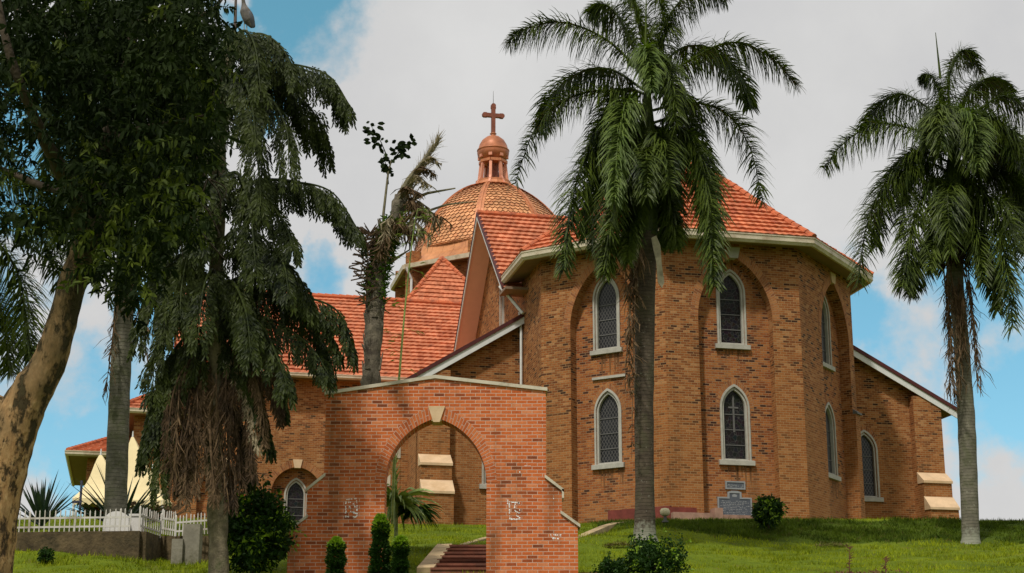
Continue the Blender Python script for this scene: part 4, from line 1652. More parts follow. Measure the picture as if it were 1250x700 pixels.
def wallrun(name, pts, w, h, label, mat, cat='kerb'):
    m_ = MB()
    pts = [Vector(p) for p in pts]
    for a, b in zip(pts[:-1], pts[1:]):
        m_.beam(a, b + (b - a).normalized() * .05, w, h)
    o = m_.build(name, mat, None, pts[0])
    o.location = pts[0]
    tag(o, label, cat)
    return o


wallrun('path_kerb', [P(542, 672, 46.9), P(556, 667, 47.5), P(594, 656, 50.5), P(640, 648, 54), P(700, 641, 58)], .25, .5, 'low sandy kerb rising behind the gateway steps towards the church', M_kerb)
wallrun('path_kerb', [P(655, 671, 48.5), P(706, 655.5, 51.5), P(738, 642, 56), P(752, 638, 58.5), P(772, 636.5, 60)], .3, .55, 'low pale kerb climbing the bank right of the gateway', M_kerb)
# second flight: dark steps between the two kerbs
sf2 = thing('stone_stairs', 'dark steps between two kerbs climbing to the church wall', 'stairs', P(600, 669, 48))
for i in range(11):
    t = i / 10
    a = Vector(P(556, 668, 48.0)).lerp(P(702, 641.5, 58.3), t)
    b = Vector(P(668, 669, 49.0)).lerp(P(752, 639.5, 59.5), t)
    s_ = MB()
    d = Vector((.35, 1.0, 0))
    z = min(a.z, b.z) - .02
    o3 = [Vector((a.x, a.y, z - .5)), Vector((b.x, b.y, z - .5)), Vector((b.x, b.y, z - .5)) + d, Vector((a.x, a.y, z - .5)) + d]
    s_.hexa(o3 + [q + Vector((0, 0, .5)) for q in o3])
    s_.build('step', M_step, sf2, tuple(sf2.location))

# low dark kerb in the right corner of the gateway
wallrun('path_kerb', [P(700, 700, 40.6), P(745, 699, 41)], .3, .35, 'short dark kerb by the foot of the gateway', M_step)

# small floodlight on the grass
fb = P(812, 637, 58)
fl = thing('floodlight', 'small round floodlight standing on the grass by the church wall', 'lamp', fb)
m_ = MB()
m_.box((0, 0, .1), (.10, .10, .25))
m_.box((0, 0, .0), (.22, .2, .05))
m_.build('stand', M_lead, fl)
m_ = MB()
m_.lathe([(.10, .2), (.17, .26), (.18, .38), (.13, .46), (.04, .48)], (0, 0, 0), 14)
m_.build('lamp_head', plain('cream_lamp', (.62, .55, .34), .5, .1), fl, smooth=True)

# ================================================================== retaining wall and picket fence
M_conc = plain('mossy_concrete', (.10, .072, .036), .9, .6, 2.2, bmp=.05, stain=(.018, .018, .009))
wb = MB()
wt0, wt1 = P(-20, 651, 45), P(172, 649, 45)
wt2 = P(196, 657, 47.2)
for a, b in ((wt0, wt1), (wt1, wt2)):
    wb.beam(a, b, .3, 1.3)
wo = wb.build('retaining_wall', M_conc, None, tuple(wt1))
wo.location = wt1
tag(wo, 'low mossy concrete retaining wall carrying the white picket fence', 'wall')
pb = P(234, 682, 45.5)
pl_ = MB()
pl_.box((pb.x, pb.y, pb.z + .35), (.46, .46, 1.15))
pl_.box((pb.x - .35, pb.y - .2, pb.z + .15), (.3, .3, .7))
o = pl_.build('gate_pillar', plain('grey_concrete', (.24, .22, .17), .9, .25, 2, bmp=.02, stain=(.08, .075, .04)), None, tuple(pb))
o.location = pb
tag(o, 'short grey concrete pillar beside the picket gate', 'pillar')
wb = MB()
wb.beam(P(194, 655, 46.9), P(260, 655, 46.6), .25, 1.6)
o = wb.build('retaining_wall', M_conc, None, tuple(P(198, 657, 48.4)))
o.location = P(198, 657, 48.4)
tag(o, 'short dark wall section behind the concrete pillar', 'wall')

M_picket = plain('old_white_picket', (.60, .57, .52), .6, .14, 3, stain=(.33, .28, .22))


def picket(a, b, n, h, label, postn=3, group='white picket fence sections'):
    a, b = Vector(a), Vector(b)
    r = thing('picket_fence', label, 'fence', a, 0, group)
    dlt = b - a
    ra = MB()
    rr = random.Random(n)
    for hz in (.16, .40):
        ra = MB()
        ra.beam(Vector((0, 0, hz * h / .55)), dlt + Vector((0, 0, hz * h / .55)), .03, .05)
        ra.build('rail', M_picket, r)
    for i in range(n + 1):
        p = dlt * (i / n)
        m_ = MB()
        hh = h * rr.uniform(.96, 1.05)
        ln = rr.uniform(-.02, .02)
        big = i % postn == 0 and i % (postn * 3) == 0
        w = .05 if big else .028
        x0, y0 = p.x, p.y
        m_.hexa([Vector((x0 - w / 2, y0 - w / 2, p.z)), Vector((x0 + w / 2, y0 - w / 2, p.z)), Vector((x0 + w / 2, y0 + w / 2, p.z)), Vector((x0 - w / 2, y0 + w / 2, p.z)),
                 Vector((x0 - w / 2 + ln, y0 - w / 2, p.z + hh)), Vector((x0 + w / 2 + ln, y0 - w / 2, p.z + hh)), Vector((x0 + w / 2 + ln, y0 + w / 2, p.z + hh)), Vector((x0 - w / 2 + ln, y0 + w / 2, p.z + hh))])
        m_.tri(Vector((x0 - w / 2 + ln, y0 - w / 2, p.z + hh)), Vector((x0 + w / 2 + ln, y0 - w / 2, p.z + hh)), Vector((x0 + ln, y0, p.z + hh + .05)))
        m_.build('picket', M_picket, r)


picket(P(-20, 651, 45.0), P(158, 648.5, 45.0), 29, .56, 'long front run of white picket fence on the concrete wall')
picket(P(170, 649, 45.2), P(195, 657, 46.5), 9, .66, 'short white picket run slanting down from the wall corner')
picket(P(197, 652, 47.5), P(213, 655, 46.6), 6, .66, 'narrow white picket panel in the middle of the opening')
picket(P(214, 655, 46.4), P(254, 652, 46.0), 9, .56, 'right hand white picket run ending at the mossy palm trunk')

# white round-topped block inside the fence
wp = P(142, 652, 46.0)
m_ = MB()
pts_ = [(-.36, 0), (.36, 0), (.36, .3)] + [(.36 * math.cos(a), .3 + .32 * math.sin(a)) for a in [i * PI / 10 for i in range(1, 10)]] + [(-.36, .3)]
plate(m_, Fr((0, 0), 0), pts_, (), .14, -.14, back=True)
o = m_.build('white_headstone', plain('whitewash', (.70, .68, .64), .8, .06, 3), None)
o.location = wp
tag(o, 'white painted round-topped stone behind the fence at the palm foot', 'stone')
m_ = MB()
m_.box((0, 0, .22), (.36, .3, .5))
m_.box((0, 0, .49), (.42, .36, .06))
o = m_.build('white_planter', plain('whitewash2', (.64, .62, .58), .8, .06, 3), None)
o.location = P(167, 651, 46.2)
tag(o, 'small white painted block planter at the fence corner', 'planter')

# ================================================================== cream marquee tents
M_tent = plain('cream_canvas', (.80, .66, .38), .8, .06, .8)
M_tentside = plain('dark_red_curtain', (.16, .02, .03), .8, .3, 2)


def tent(px, pytop, pxl, pxr, pybase, D, label):
    top = P(px, pytop, D)
    bl, brr = P(pxl, pybase, D - 1), P(pxr, pybase, D - 1)
    hw_ = (brr.x - bl.x) / 2
    cx, z0 = (bl.x + brr.x) / 2, (bl.z + brr.z) / 2
    cz = top.z
    gz_ = gh(cx, D)
    r = thing('marquee_tent', label, 'tent', (cx, D, gz_), 0, 'cream peaked marquee tents')
    m_ = MB()
    n = 9
    ox = top.x - cx
    prev = None
    for i in range(n + 1):
        t = i / n
        rr_ = hw_ * (1 - t) ** 1.0 * (1 - .24 * math.sin(PI * t)) + .05
        z = (z0 - gz_) + (cz - z0) * t
        ring = []
        for (sx, sy) in ((-1, -1), (0, -1), (1, -1), (1, 0), (1, 1), (0, 1), (-1, 1), (-1, 0)):
            dr_ = 1.0 if sx and sy else .93
            ring.append(Vector((ox * t + sx * rr_ * dr_, sy * rr_ * dr_, z + (0 if sx and sy else .0))))
        if prev:
            for j in range(8):
                m_.quad(prev[j], prev[(j + 1) % 8], ring[(j + 1) % 8], ring[j])
        else:
            for j in range(8):   # valance
                a, b = ring[j], ring[(j + 1) % 8]
                for q in range(4):
                    p0, p1 = a.lerp(b, q / 4), a.lerp(b, (q + 1) / 4)
                    pm = (p0 + p1) / 2
                    m_.add([p0, p1, p1 - Vector((0, 0, .16)), pm - Vector((0, 0, .26)), p0 - Vector((0, 0, .16))], [(0, 1, 2, 3, 4)])
        prev = ring
    m_.build('canopy', M_tent, r, smooth=False)
    for sx in (-1, 1):
        for sy in (-1, 1):
            q = MB()
            q.tube([(sx * hw_, sy * hw_, -.3), (sx * hw_, sy * hw_, z0 - gz_)], .05, 8)
            q.build('pole', M_white, r)
    q = MB()
    for sx, sy, ex, ey in ((-1, 1, 1, 1), (1, -1, 1, 1)):
        n_ = 14
        for j in range(n_):
            t0, t1 = j / n_, (j + 1) / n_
            a = Vector((sx * hw_ * .97, sy * hw_ * .97, 0)).lerp(Vector((ex * hw_ * .97, ey * hw_ * .97, 0)), t0)
            b = Vector((sx * hw_ * .97, sy * hw_ * .97, 0)).lerp(Vector((ex * hw_ * .97, ey * hw_ * .97, 0)), t1)
            o_ = Vector((.06, .06, 0)) * (1 if j % 2 else -1)
            q.quad(a + o_, b - o_, b - o_ + Vector((0, 0, z0 - gz_ - .1)), a + o_ + Vector((0, 0, z0 - gz_ - .1)))
    q.build('side_curtain', M_tentside, r)
    m_ = MB()
    m_.tube([(ox, 0, cz - gz_ - .1), (ox, 0, cz - gz_ + .25)], [.05, .02], 6)
    m_.build('finial', M_white, r)


tent(123, 556, 90, 152, 608, 62, 'cream peaked tent left of the tall palm trunk')
tent(162, 534, 132, 196, 606, 66, 'taller cream peaked tent right of the tall palm trunk')
tent(186, 575, 150, 196, 609, 60, 'lowest cream tent roof partly behind the hanging dead fronds')
# timber post with a crossbar near the tents
pp = P(97, 628, 56)
m_ = MB()
m_.tube([(0, 0, 0), (0, 0, 1.15)], .045, 6)
m_.beam((-.28, 0, .45), (.05, 0, .48), .06, .08)
o = m_.build('signpost', plain('blue_grey_wood', (.06, .06, .10), .7), None)
o.location = pp
tag(o, 'thin dark post with a short crossbar beside the left tent', 'post')

# ================================================================== vegetation helpers


def catmull(pts, n):
    pts = [Vector(p) for p in pts]
    if len(pts) == 2: pts = [pts[0], (pts[0] + pts[1]) / 2, pts[1]]
    q = [pts[0] * 2 - pts[1]] + pts + [pts[-1] * 2 - pts[-2]]
    out_ = []
    m = len(pts) - 1
    for i in range(n + 1):
        x = i / n * m
        k = min(int(x), m - 1)
        f = x - k
        p0, p1, p2, p3 = q[k:k + 4]
        out_.append(.5 * (2 * p1 + (p2 - p0) * f + (2 * p0 - 5 * p1 + 4 * p2 - p3) * f * f + (3 * p1 - p0 - 3 * p2 + p3) * f ** 3))
    return out_


def royal_frond(ctrl, ll=1.0, nl=64, rng=random, mat=None, parent=None, org=(0, 0, 0), name='frond', droop=.60, w=.028, start=.08, plum=.5):
    """plumose palm frond: rachis and many narrow leaflets on both sides, each bending down"""
    mb = MB()
    N_ = nl
    c = catmull(ctrl, N_)
    L_ = sum((b - a).length for a, b in zip(c[:-1], c[1:]))
    mb.tube(c[::4] + [c[-1]], [.045 * (1 - i / (len(c[::4]) + .2)) + .006 for i in range(len(c[::4]) + 1)], 5)
    dn = Vector((0, 0, -1))
    for i in range(int(N_ * start), N_):
        t = i / N_
        T = (c[min(i + 1, N_)] - c[max(i - 1, 0)]).normalized()
        sd_ = T.cross(Vector((0, 0, 1)))
        if sd_.length < .15: sd_ = Vector((rng.uniform(-1, 1), rng.uniform(-1, 1), 0))
        sd_.normalize()
        upn = sd_.cross(T).normalized()
        env = min(1, (t - start) * 5 + .45) * (1 - .62 * max(0, t - .6) / .4)
        for s in (-1, 1):
            for rep in range(3):
                ln = ll * env * rng.uniform(.8, 1.15) * (.55 if rep == 2 else 1)
                p = c[i].lerp(c[min(i + 1, N_)], rng.random())
                hang = max(0.0, -T.z)
                up_ = rng.uniform(-plum, plum) * (1 + hang) + .12
                d0 = (sd_ * s * rng.uniform(.3, .85) + T * rng.uniform(.3, .75) * (1 - .35 * hang) + upn * (up_ + (.35 if rep == 2 else 0))).normalized()
                ww = w * rng.uniform(.75, 1.15)
                wd = d0.cross(upn)
                if wd.length < .1: wd = T.copy()
                wd = (wd.normalized() * .8 + T * .4 * s).normalized()
                q = p
                d_ = d0
                pr = None
                ns = 4
                for k_ in range(ns + 1):
                    wk = ww * (1.0 - .12 * k_ if k_ < ns else .05) * (.7 if k_ == 0 else 1)
                    cur = (q - wd * wk, q + wd * wk)
                    if pr: mb.quad(pr[0], pr[1], cur[1], cur[0])
                    pr = cur
                    d_ = (d_ + dn * droop * (1.15 if k_ < 2 else .7) * (.45 if rep == 2 else 1) * (1 - .5 * hang) + Vector((rng.gauss(0, .06), rng.gauss(0, .06), 0))).normalized()
                    q = q + d_ * (ln / ns)
    return mb.build(name, mat or M_palm, parent, org)


def hang_dead(px0, py0, px1, py1, D, ll, n, parent, org, mat=None, name='dead_frond', w=.02, thick=.03):
    mb = MB()
    rng = random.Random(int(px0 * 7 + py1))
    a, b = P(px0, py0, D), P(px1, py1, D - .3)
    c = catmull([a, a.lerp(b, .4) + Vector((rng.uniform(-.1, .1), -.2, 0)), b], 16)
    mb.tube(c, [thick * (1 - i / 20) for i in range(17)], 6)
    for i in range(n):
        k = rng.randrange(2, 16)
        p = c[k]
        q = p + Vector((rng.gauss(0, .18), rng.gauss(0, .15), -ll * rng.uniform(.5, 1)))
        m_ = p.lerp(q, .5) + Vector((rng.gauss(0, .06), rng.gauss(0, .05), 0))
        ww = w * rng.uniform(.5, 1.2)
        ang = rng.uniform(0, PI)
        wd = Vector((math.cos(ang), math.sin(ang), 0)) * ww
        mb.quad(p - wd, p + wd, m_ + wd, m_ - wd)
        mb.quad(m_ - wd, m_ + wd, q + wd * .2, q - wd * .2)
    return mb.build(name, mat or M_dead, parent, org)


def royal_palm(base_px, base_py, D, trunk, label, fronds, hub, trunkmat, dead=(), ll=1.0, spear=None, seed=1, extra=6, crown_r=2.2, hi=()):
    b = P(base_px, base_py, D)
    org = (b.x, b.y, b.z)
    r = thing('royal_palm', label, 'palm tree', b)
    rng = random.Random(seed)
    tp_, tr_ = [], []
    for (x, y, rad) in trunk:
        tp_.append(P(x, y, D))
        tr_.append(rad)
    cc = catmull(tp_, 40)
    rr = np.interp(np.linspace(0, 1, 41), np.linspace(0, 1, len(tr_)), tr_)
    m_ = MB()
    m_.tube(cc, [x * (1 + .035 * math.sin(i * 2.1) * rng.random()) for i, x in enumerate(rr)], 20, jit=.02)
    m_.build('trunk', trunkmat, r, org, smooth=True)
    hubp = P(hub[0], hub[1], D)
    # crownshaft / boots
    m_ = MB()
    m_.tube([cc[-1] - Vector((0, 0, .1)), hubp.lerp(cc[-1], .5), hubp], [tr_[-1] * 1.05, tr_[-1] * 1.0, .08], 14, jit=.08)
    m_.build('crownshaft', M_palm, r, org)
    for i, f in enumerate(fronds):
        start, pts, dd = f[0], f[1], f[2]
        n = len(pts)
        c = [P(start[0], start[1], D)]
        for k, (x, y) in enumerate(pts):
            c.append(P(x, y, D + dd * ((k + 1) / n) ** .8))
        royal_frond(c, ll * (f[3] if len(f) > 3 else 1) * 1.25, 108, rng, M_palmhi if i in hi else M_palm, r, org)
    for i in range(extra):
        a = rng.uniform(0, 2 * PI)
        el = rng.uniform(.1, .9)
        o_ = Vector((math.cos(a), math.sin(a) * 1.0, 0))
        s_ = hubp.lerp(cc[-1], rng.uniform(0, .75))
        Lh = crown_r * rng.uniform(.75, 1.0)
        c = [s_, s_ + o_ * Lh * .45 + Vector((0, 0, el * .8)), s_ + o_ * Lh * .85 + Vector((0, 0, el * .3 - .6)), s_ + o_ * Lh + Vector((0, 0, -1.6 - rng.random()))]
        royal_frond(c, ll * 1.2, 60, rng, M_palm, r, org)
    for dspec in dead:
        hang_dead(*dspec[:4], D - .45, dspec[4], dspec[5], r, org, M_dead)
    if spear:
        m_ = MB()
        m_.tube([P(spear[0], spear[1], D), P(spear[2], spear[3], D)], [.05, .012], 6)
        m_.build('spear_leaf', M_palm, r, org)
    return r


# ---- the tall palm before the apse
f_main = [
    ((788, 95), [(742, 50), (690, 28), (645, 34), (620, 52)], -.6),
    ((795, 100), [(835, 78), (890, 52), (940, 70), (972, 104)], -.4),
    ((790, 135), [(750, 112), (700, 118), (655, 155), (628, 225)], -.8),
    ((797, 135), [(840, 125), (885, 138), (915, 180), (932, 250)], -.7),
    ((788, 160), [(750, 165), (712, 200), (695, 265), (688, 330)], -1.6),
    ((800, 160), [(835, 165), (858, 205), (868, 280), (872, 350)], -1.7),
    ((795, 90), [(805, 45), (825, 8), (850, -12), (885, -2)], .3),
    ((790, 70), [(786, 62), (790, 60), (794, 82), (796, 108)], -2.2, .8),
    ((782, 140), [(768, 122), (758, 150), (752, 200), (750, 245)], -2.4, .9),
    ((785, 190), [(764, 215), (748, 262), (742, 305), (738, 335)], -1.0, .8),
    ((798, 190), [(812, 215), (822, 262), (826, 300)], -.6, .8),
    ((786, 90), [(765, 40), (748, 12), (735, 6), (720, 14)], .8),
    ((790, 80), [(785, 40), (775, 8), (765, -12)], 1.0, .7),
    ((798, 85), [(812, 40), (806, 5), (798, -20)], .6, .7),
    ((792, 100), [(830, 60), (868, 60), (900, 90), (915, 130)], 2.2),
    ((786, 110), [(745, 85), (705, 90), (672, 120), (660, 160)], 2.4),
    ((790, 150), [(760, 140), (735, 180), (720, 240), (715, 290)], 2.0),
    ((797, 150), [(830, 145), (852, 190), (862, 240), (866, 290)], 2.4),
    ((788, 205), [(778, 230), (770, 275), (766, 320)], -1.2, .7),
    ((796, 205), [(806, 235), (812, 270), (815, 300)], .8, .7),
]
royal_palm(787, 658, 50, [(787, 664, .46), (787, 650, .34), (787, 600, .29), (786, 500, .30), (787, 400, .31), (788, 320, .33), (789, 285, .34)],
           'tall royal palm with dark trunk and full crown standing before the apse', f_main, (790, 100), M_trunkA,
           dead=[(774, 296, 768, 470, .8, 110), (772, 300, 771, 560, .35, 90), (776, 300, 770, 420, .7, 60), (772, 290, 763, 470, .5, 60), (783, 292, 772, 360, .9, 50), (766, 300, 768, 380, .6, 40)], ll=.98, spear=(788, 60, 789, -14), seed=5, extra=14, crown_r=2.3, hi=(7, 8))
# pale leaf sheath dangling at the top of that trunk belongs to the palm
main_palm = bpy.data.objects['royal_palm']
mo_ = tuple(main_palm.location)
for (spec, nm) in (([(795, 291), (801, 288), (806, 300), (808, 325), (811, 345), (808, 352), (803, 345), (801, 320), (797, 302)], 'leaf_sheath'), ([(772, 292), (778, 291), (780, 310), (777, 330), (779, 350), (774, 350), (772, 325)], 'leaf_sheath')):
    m_ = MB()
    pts = [P(x, y, 49.35) for x, y in spec]
    flat = [(p.x, p.z) for p in pts]
    plate(m_, Fr((0, 49.35), 0), flat, (), .03, -.03, back=True)
    m_.build(nm, plain('dry_sheath', (.34, .30, .20), .8, .3, 5, bmp=.02), main_palm, mo_)

f_right = [
    ((1160, 175), [(1115, 158), (1070, 152), (1030, 175), (1005, 206)], -.7),
    ((1160, 230), [(1118, 208), (1082, 222), (1058, 275), (1048, 345)], -.8),
    ((1160, 150), [(1158, 105), (1165, 72), (1180, 62), (1196, 88)], .2, .75),
    ((1158, 150), [(1148, 115), (1136, 92), (1124, 96)], .5, .6),
    ((1168, 160), [(1195, 135), (1225, 118), (1262, 140), (1290, 190)], -.5),
    ((1165, 140), [(1172, 134), (1185, 140), (1192, 168), (1194, 200)], -2.4, .85),
    ((1170, 230), [(1205, 208), (1240, 230), (1262, 300), (1270, 390)], -.8),
    ((1165, 240), [(1140, 222), (1118, 262), (1108, 315), (1102, 350)], -1.8),
    ((1168, 240), [(1196, 228), (1216, 265), (1228, 320), (1236, 400)], -1.8),
    ((1162, 160), [(1130, 130), (1100, 115), (1072, 130), (1055, 158)], 2.0),
    ((1166, 165), [(1198, 150), (1230, 165), (1252, 210), (1262, 262)], 2.0),
    ((1162, 200), [(1125, 185), (1095, 205), (1078, 250), (1070, 300)], 2.0),
    ((1168, 200), [(1200, 185), (1232, 200), (1248, 245), (1256, 300)], 1.4),
    ((1163, 250), [(1150, 240), (1142, 275), (1136, 330)], -2.0, .8),
    ((1168, 250), [(1182, 245), (1194, 290), (1200, 345)], -1.6, .8),
    ((1162, 140), [(1150, 130), (1138, 145), (1130, 175)], -2.0, .8),
    ((1166, 290), [(1196, 292), (1212, 330), (1218, 380)], -1.0, .8),
    ((1162, 290), [(1136, 290), (1120, 325), (1112, 360)], -.8, .8),
    ((1166, 150), [(1185, 110), (1210, 95), (1235, 110)], 1.5, .8),
]
royal_palm(1185, 663, 56.5, [(1185, 668, .42), (1185, 655, .30), (1183, 600, .30), (1180, 520, .31), (1177, 470, .28), (1172, 400, .27), (1167, 350, .27), (1165, 300, .33)],
           'royal palm at the right edge with pale curved trunk and brown hanging fronds', f_right, (1164, 150), M_trunkB,
           dead=[(1156, 320, 1160, 480, .9, 130), (1152, 330, 1168, 505, .6, 110), (1182, 330, 1198, 470, .8, 110), (1160, 330, 1172, 470, .9, 80), (1158, 340, 1166, 500, .5, 80), (1166, 350, 1178, 440, .9, 60), (1176, 330, 1194, 480, .6, 60), (1178, 320, 1190, 430, .7, 50), (1170, 340, 1172, 400, 1.1, 60)],
           ll=1.12, spear=(1148, 96, 1142, 40), seed=11, extra=14, crown_r=2.8, hi=(5,))
rp = [o for o in COL.objects if o.name.startswith('royal_palm')][-1]
m_ = MB()
rng = random.Random(4)
for i in range(500):      # fibrous collar of old leaf bases
    a = rng.uniform(0, 2 * PI)
    c_ = P(1165, rng.uniform(290, 325), 56.5) + Vector((math.cos(a) * .45, math.sin(a) * .45, 0))
    e_ = c_ + Vector((math.cos(a) * rng.uniform(.1, .5), math.sin(a) * rng.uniform(.1, .5), rng.uniform(-.55, .25)))
    m_.quad(c_ - Vector((.03, 0, 0)), c_ + Vector((.03, 0, 0)), e_ + Vector((.01, 0, 0)), e_ - Vector((.01, 0, 0)))
m_.build('leaf_bases', M_deaddark, rp, tuple(rp.location))

f_lp = [
    ((152, 175), [(118, 140), (88, 130), (66, 165), (55, 215)], -.5),
    ((152, 185), [(120, 180), (92, 205), (72, 255), (66, 300)], .2),
    ((155, 170), [(185, 135), (215, 140), (240, 180), (250, 230)], -.6),
    ((155, 180), [(185, 175), (212, 215), (228, 270), (235, 320)], .4),
    ((153, 160), [(150, 110), (140, 65), (128, 40), (112, 30)], .4),
    ((154, 160), [(165, 110), (180, 60), (200, 40), (222, 60)], .4),
    ((150, 200), [(130, 235), (115, 290), (110, 345)], -1.0),
    ((156, 200), [(172, 235), (188, 290), (196, 345)], -1.0),
    ((152, 170), [(110, 95), (75, 60), (48, 62), (25, 85)], 1.2),
    ((153, 170), [(140, 165), (138, 200), (140, 260)], -2.2),
    ((152, 150), [(128, 60), (100, 10), (84, -10)], .4),
]
royal_palm(148, 652, 47.5, [(142, 656, .40), (141, 620, .325), (143, 560, .32), (146, 480, .305), (150, 400, .30), (153, 330, .28), (154, 260, .26)],
           'tall palm with straight grey mossy trunk rising behind the picket fence', f_lp, (154, 150), M_trunkC,
           dead=[(140, 400, 129, 480, .5, 50), (150, 330, 134, 440, .6, 50), (160, 330, 184, 410, .8, 60), (163, 330, 180, 440, .6, 50)], ll=1.0, seed=21, extra=4, crown_r=2.8)

f_ol = [
    ((-60, 300), [(-20, 262), (30, 268), (62, 310), (76, 352)], -.4),
    ((-60, 310), [(-15, 290), (20, 330), (32, 390), (36, 440)], -.8),
    ((-60, 290), [(-30, 235), (15, 215), (50, 235), (70, 280)], .4),
    ((-60, 320), [(-30, 320), (-5, 360), (8, 410), (12, 455)], -.4),
    ((-60, 280), [(-60, 220), (-30, 180), (10, 190), (30, 230)], .4),
    ((-60, 300), [(-100, 270), (-140, 290), (-165, 350)], 0),
]
royal_palm(-66, 652, 44, [(-66, 660, .40), (-66, 560, .3), (-64, 420, .29), (-61, 330, .27)],
           'palm mostly outside the left edge with fronds reaching into view', f_ol, (-60, 290), M_trunkC, dead=(), ll=.95, seed=31, extra=2, crown_r=2.6)

# ================================================================== fishtail palm with hanging dead fronds
FD = 38.5
fb_ = P(265, 694, FD)
fo = tuple(fb_)
fish = thing('fishtail_palm', 'large dark palm with drooping jagged fronds and brown dead fronds hanging round its trunk', 'palm tree', fb_)
m_ = MB()
tpts = catmull([P(267, 720, FD), P(266, 640, FD), P(262, 560, FD), P(263, 480, FD), P(266, 400, FD), P(264, 320, FD), P(266, 240, FD), P(270, 150, FD), P(276, 90, FD), P(284, 45, FD)], 50)
rngf = random.Random(77)
m_.tube(tpts, [.235 - .0016 * i + .02 * math.sin(i * 1.3) + rngf.uniform(-.02, .02) for i in range(51)], 16, jit=.06)
m_.build('trunk', M_fishbark, fish, fo, smooth=True)


def fish_frond(ctrl, name='frond', mat=None, ll=.88, n=36, seed=0, wl=.155, ww=.023, dr=1.0):
    rng = random.Random(seed)
    mb = MB()
    c = catmull(ctrl, n)
    mb.tube(c, [.05 * (1 - i / (n + 2)) + .006 for i in range(n + 1)], 6)
    for i in range(3, n + 1):
        t = i / n
        T = (c[min(i + 1, n)] - c[max(i - 1, 0)]).normalized()
        sd_ = T.cross(Vector((0, 0, 1)))
        if sd_.length < .1: sd_ = Vector((1, 0, 0))
        sd_.normalize()
        for s in (-1, 1):
            ln = ll * (1 - .45 * max(0, t - .5) / .5) * rng.uniform(.75, 1.1)
            d = (sd_ * s * rng.uniform(.35, .95) + T * rng.uniform(.1, .7) + Vector((0, 0, rng.uniform(-.5, .3)))).normalized()
            p = c[i].copy()
            m = 12
            for k in range(m):
                d = (d + Vector((0, 0, -.21 * dr))).normalized()
                q = p + d * (ln / m)
                if k > 0:
                    for s2 in (-1, 1):
                        la = wl * rng.uniform(.75, 1.25)
                        sd2 = d.cross(Vector((rng.uniform(-.4, .4), 1, rng.uniform(-.4, .4))))
                        if sd2.length < .1: continue
                        sd2.normalize()
                        ld_ = (sd2 * s2 * .6 + d * .7 + Vector((rng.uniform(-.2, .2), rng.uniform(-.4, .4), -.55))).normalized()
                        wd = ld_.cross(Vector((rng.uniform(-.6, .6), 1, 0)))
                        wd.normalize()
                        w_ = ww * rng.uniform(.7, 1.2)
                        e = q + ld_ * la
                        mid = q + ld_ * la * .62
                        # wedge leaflet with a ragged tip
                        mb.add([q, mid + wd * w_, e + wd * w_ * .15, e - ld_ * la * .14 - wd * w_ * .5, mid - wd * w_ * .8], [(0, 1, 2, 3, 4)])
                p = q
            mb.tube([c[i], (c[i] + p) / 2 + Vector((0, 0, .08)), p], [.01, .007, .003], 3, cap=False)
    return mb.build(name, mat or M_fish, fish, fo)


ff = [
    ((276, 120), [(310, 82), (350, 78), (400, 92), (428, 130)], -.5),
    ((278, 90), [(300, 50), (320, 42), (345, 60), (362, 100)], -1.0),
    ((280, 80), [(285, 48), (300, 38), (312, 60), (318, 110)], -2.0),
    ((276, 130), [(300, 105), (330, 120), (350, 160), (352, 210)], -1.6),
    ((270, 250), [(310, 222), (355, 222), (405, 235), (440, 285)], -.6),
    ((270, 260), [(300, 240), (330, 250), (350, 280), (356, 300)], -1.6),
    ((266, 300), [(290, 280), (320, 290), (345, 320), (352, 355)], -2.2),
    ((265, 380), [(310, 362), (365, 362), (412, 380), (432, 430)], -.5),
    ((265, 400), [(300, 385), (340, 395), (380, 425), (400, 455)], -1.2),
    ((264, 390), [(290, 378), (320, 400), (340, 440), (350, 470)], -2.0),
    ((272, 160), [(235, 130), (205, 140), (190, 180), (185, 230)], -1.0),
    ((270, 200), [(230, 190), (200, 215), (180, 260), (172, 310)], -.8),
    ((268, 260), [(235, 250), (205, 280), (190, 330), (188, 380)], -.7),
    ((266, 300), [(240, 300), (218, 330), (205, 370), (200, 410)], -1.5),
    ((264, 370), [(232, 360), (205, 385), (190, 430), (186, 480)], -.5),
    ((263, 420), [(235, 420), (208, 450), (188, 500), (178, 540)], -.2),
    ((276, 110), [(250, 70), (225, 55), (205, 75), (195, 110)], -.3),
    ((278, 100), [(320, 100), (365, 120), (390, 150), (400, 190)], 1.2),
    ((270, 230), [(262, 215), (250, 240), (246, 300)], -2.4),
    ((265, 340), [(258, 330), (248, 355), (242, 410)], -2.2),
    ((264, 440), [(240, 440), (214, 480), (200, 540), (196, 590)], -.6),
    ((264, 430), [(290, 425), (312, 460), (325, 510)], .2),
]
ff += [((276, 120), [(262, 92), (240, 100), (228, 140), (224, 190)], -1.5), ((274, 150), [(292, 135), (308, 160), (316, 210), (318, 250)], -2.2),
       ((270, 220), [(290, 212), (304, 250), (310, 300), (312, 330)], -2.0),
       ((270, 180), [(248, 172), (230, 205), (222, 255), (220, 290)], -1.8), ((268, 280), [(250, 272), (232, 305), (222, 350), (220, 385)], -1.6),
       ((278, 100), [(305, 75), (335, 90), (362, 125), (378, 170)], .8), ((276, 110), [(290, 90), (306, 120), (312, 170)], -2.6),
       ((276, 105), [(315, 78), (360, 82), (402, 102), (420, 140)], .7), ((267, 320), [(300, 300), (338, 312), (366, 340), (380, 375)], -.9),
       ((266, 350), [(284, 345), (300, 380), (306, 430)], -2.3), ((270, 245), [(315, 222), (360, 222), (400, 240), (425, 280)], .5),
       ((270, 130), [(240, 105), (215, 120), (200, 160), (195, 200)], .9), ((266, 360), [(300, 350), (350, 372), (385, 400), (402, 440)], .8)]
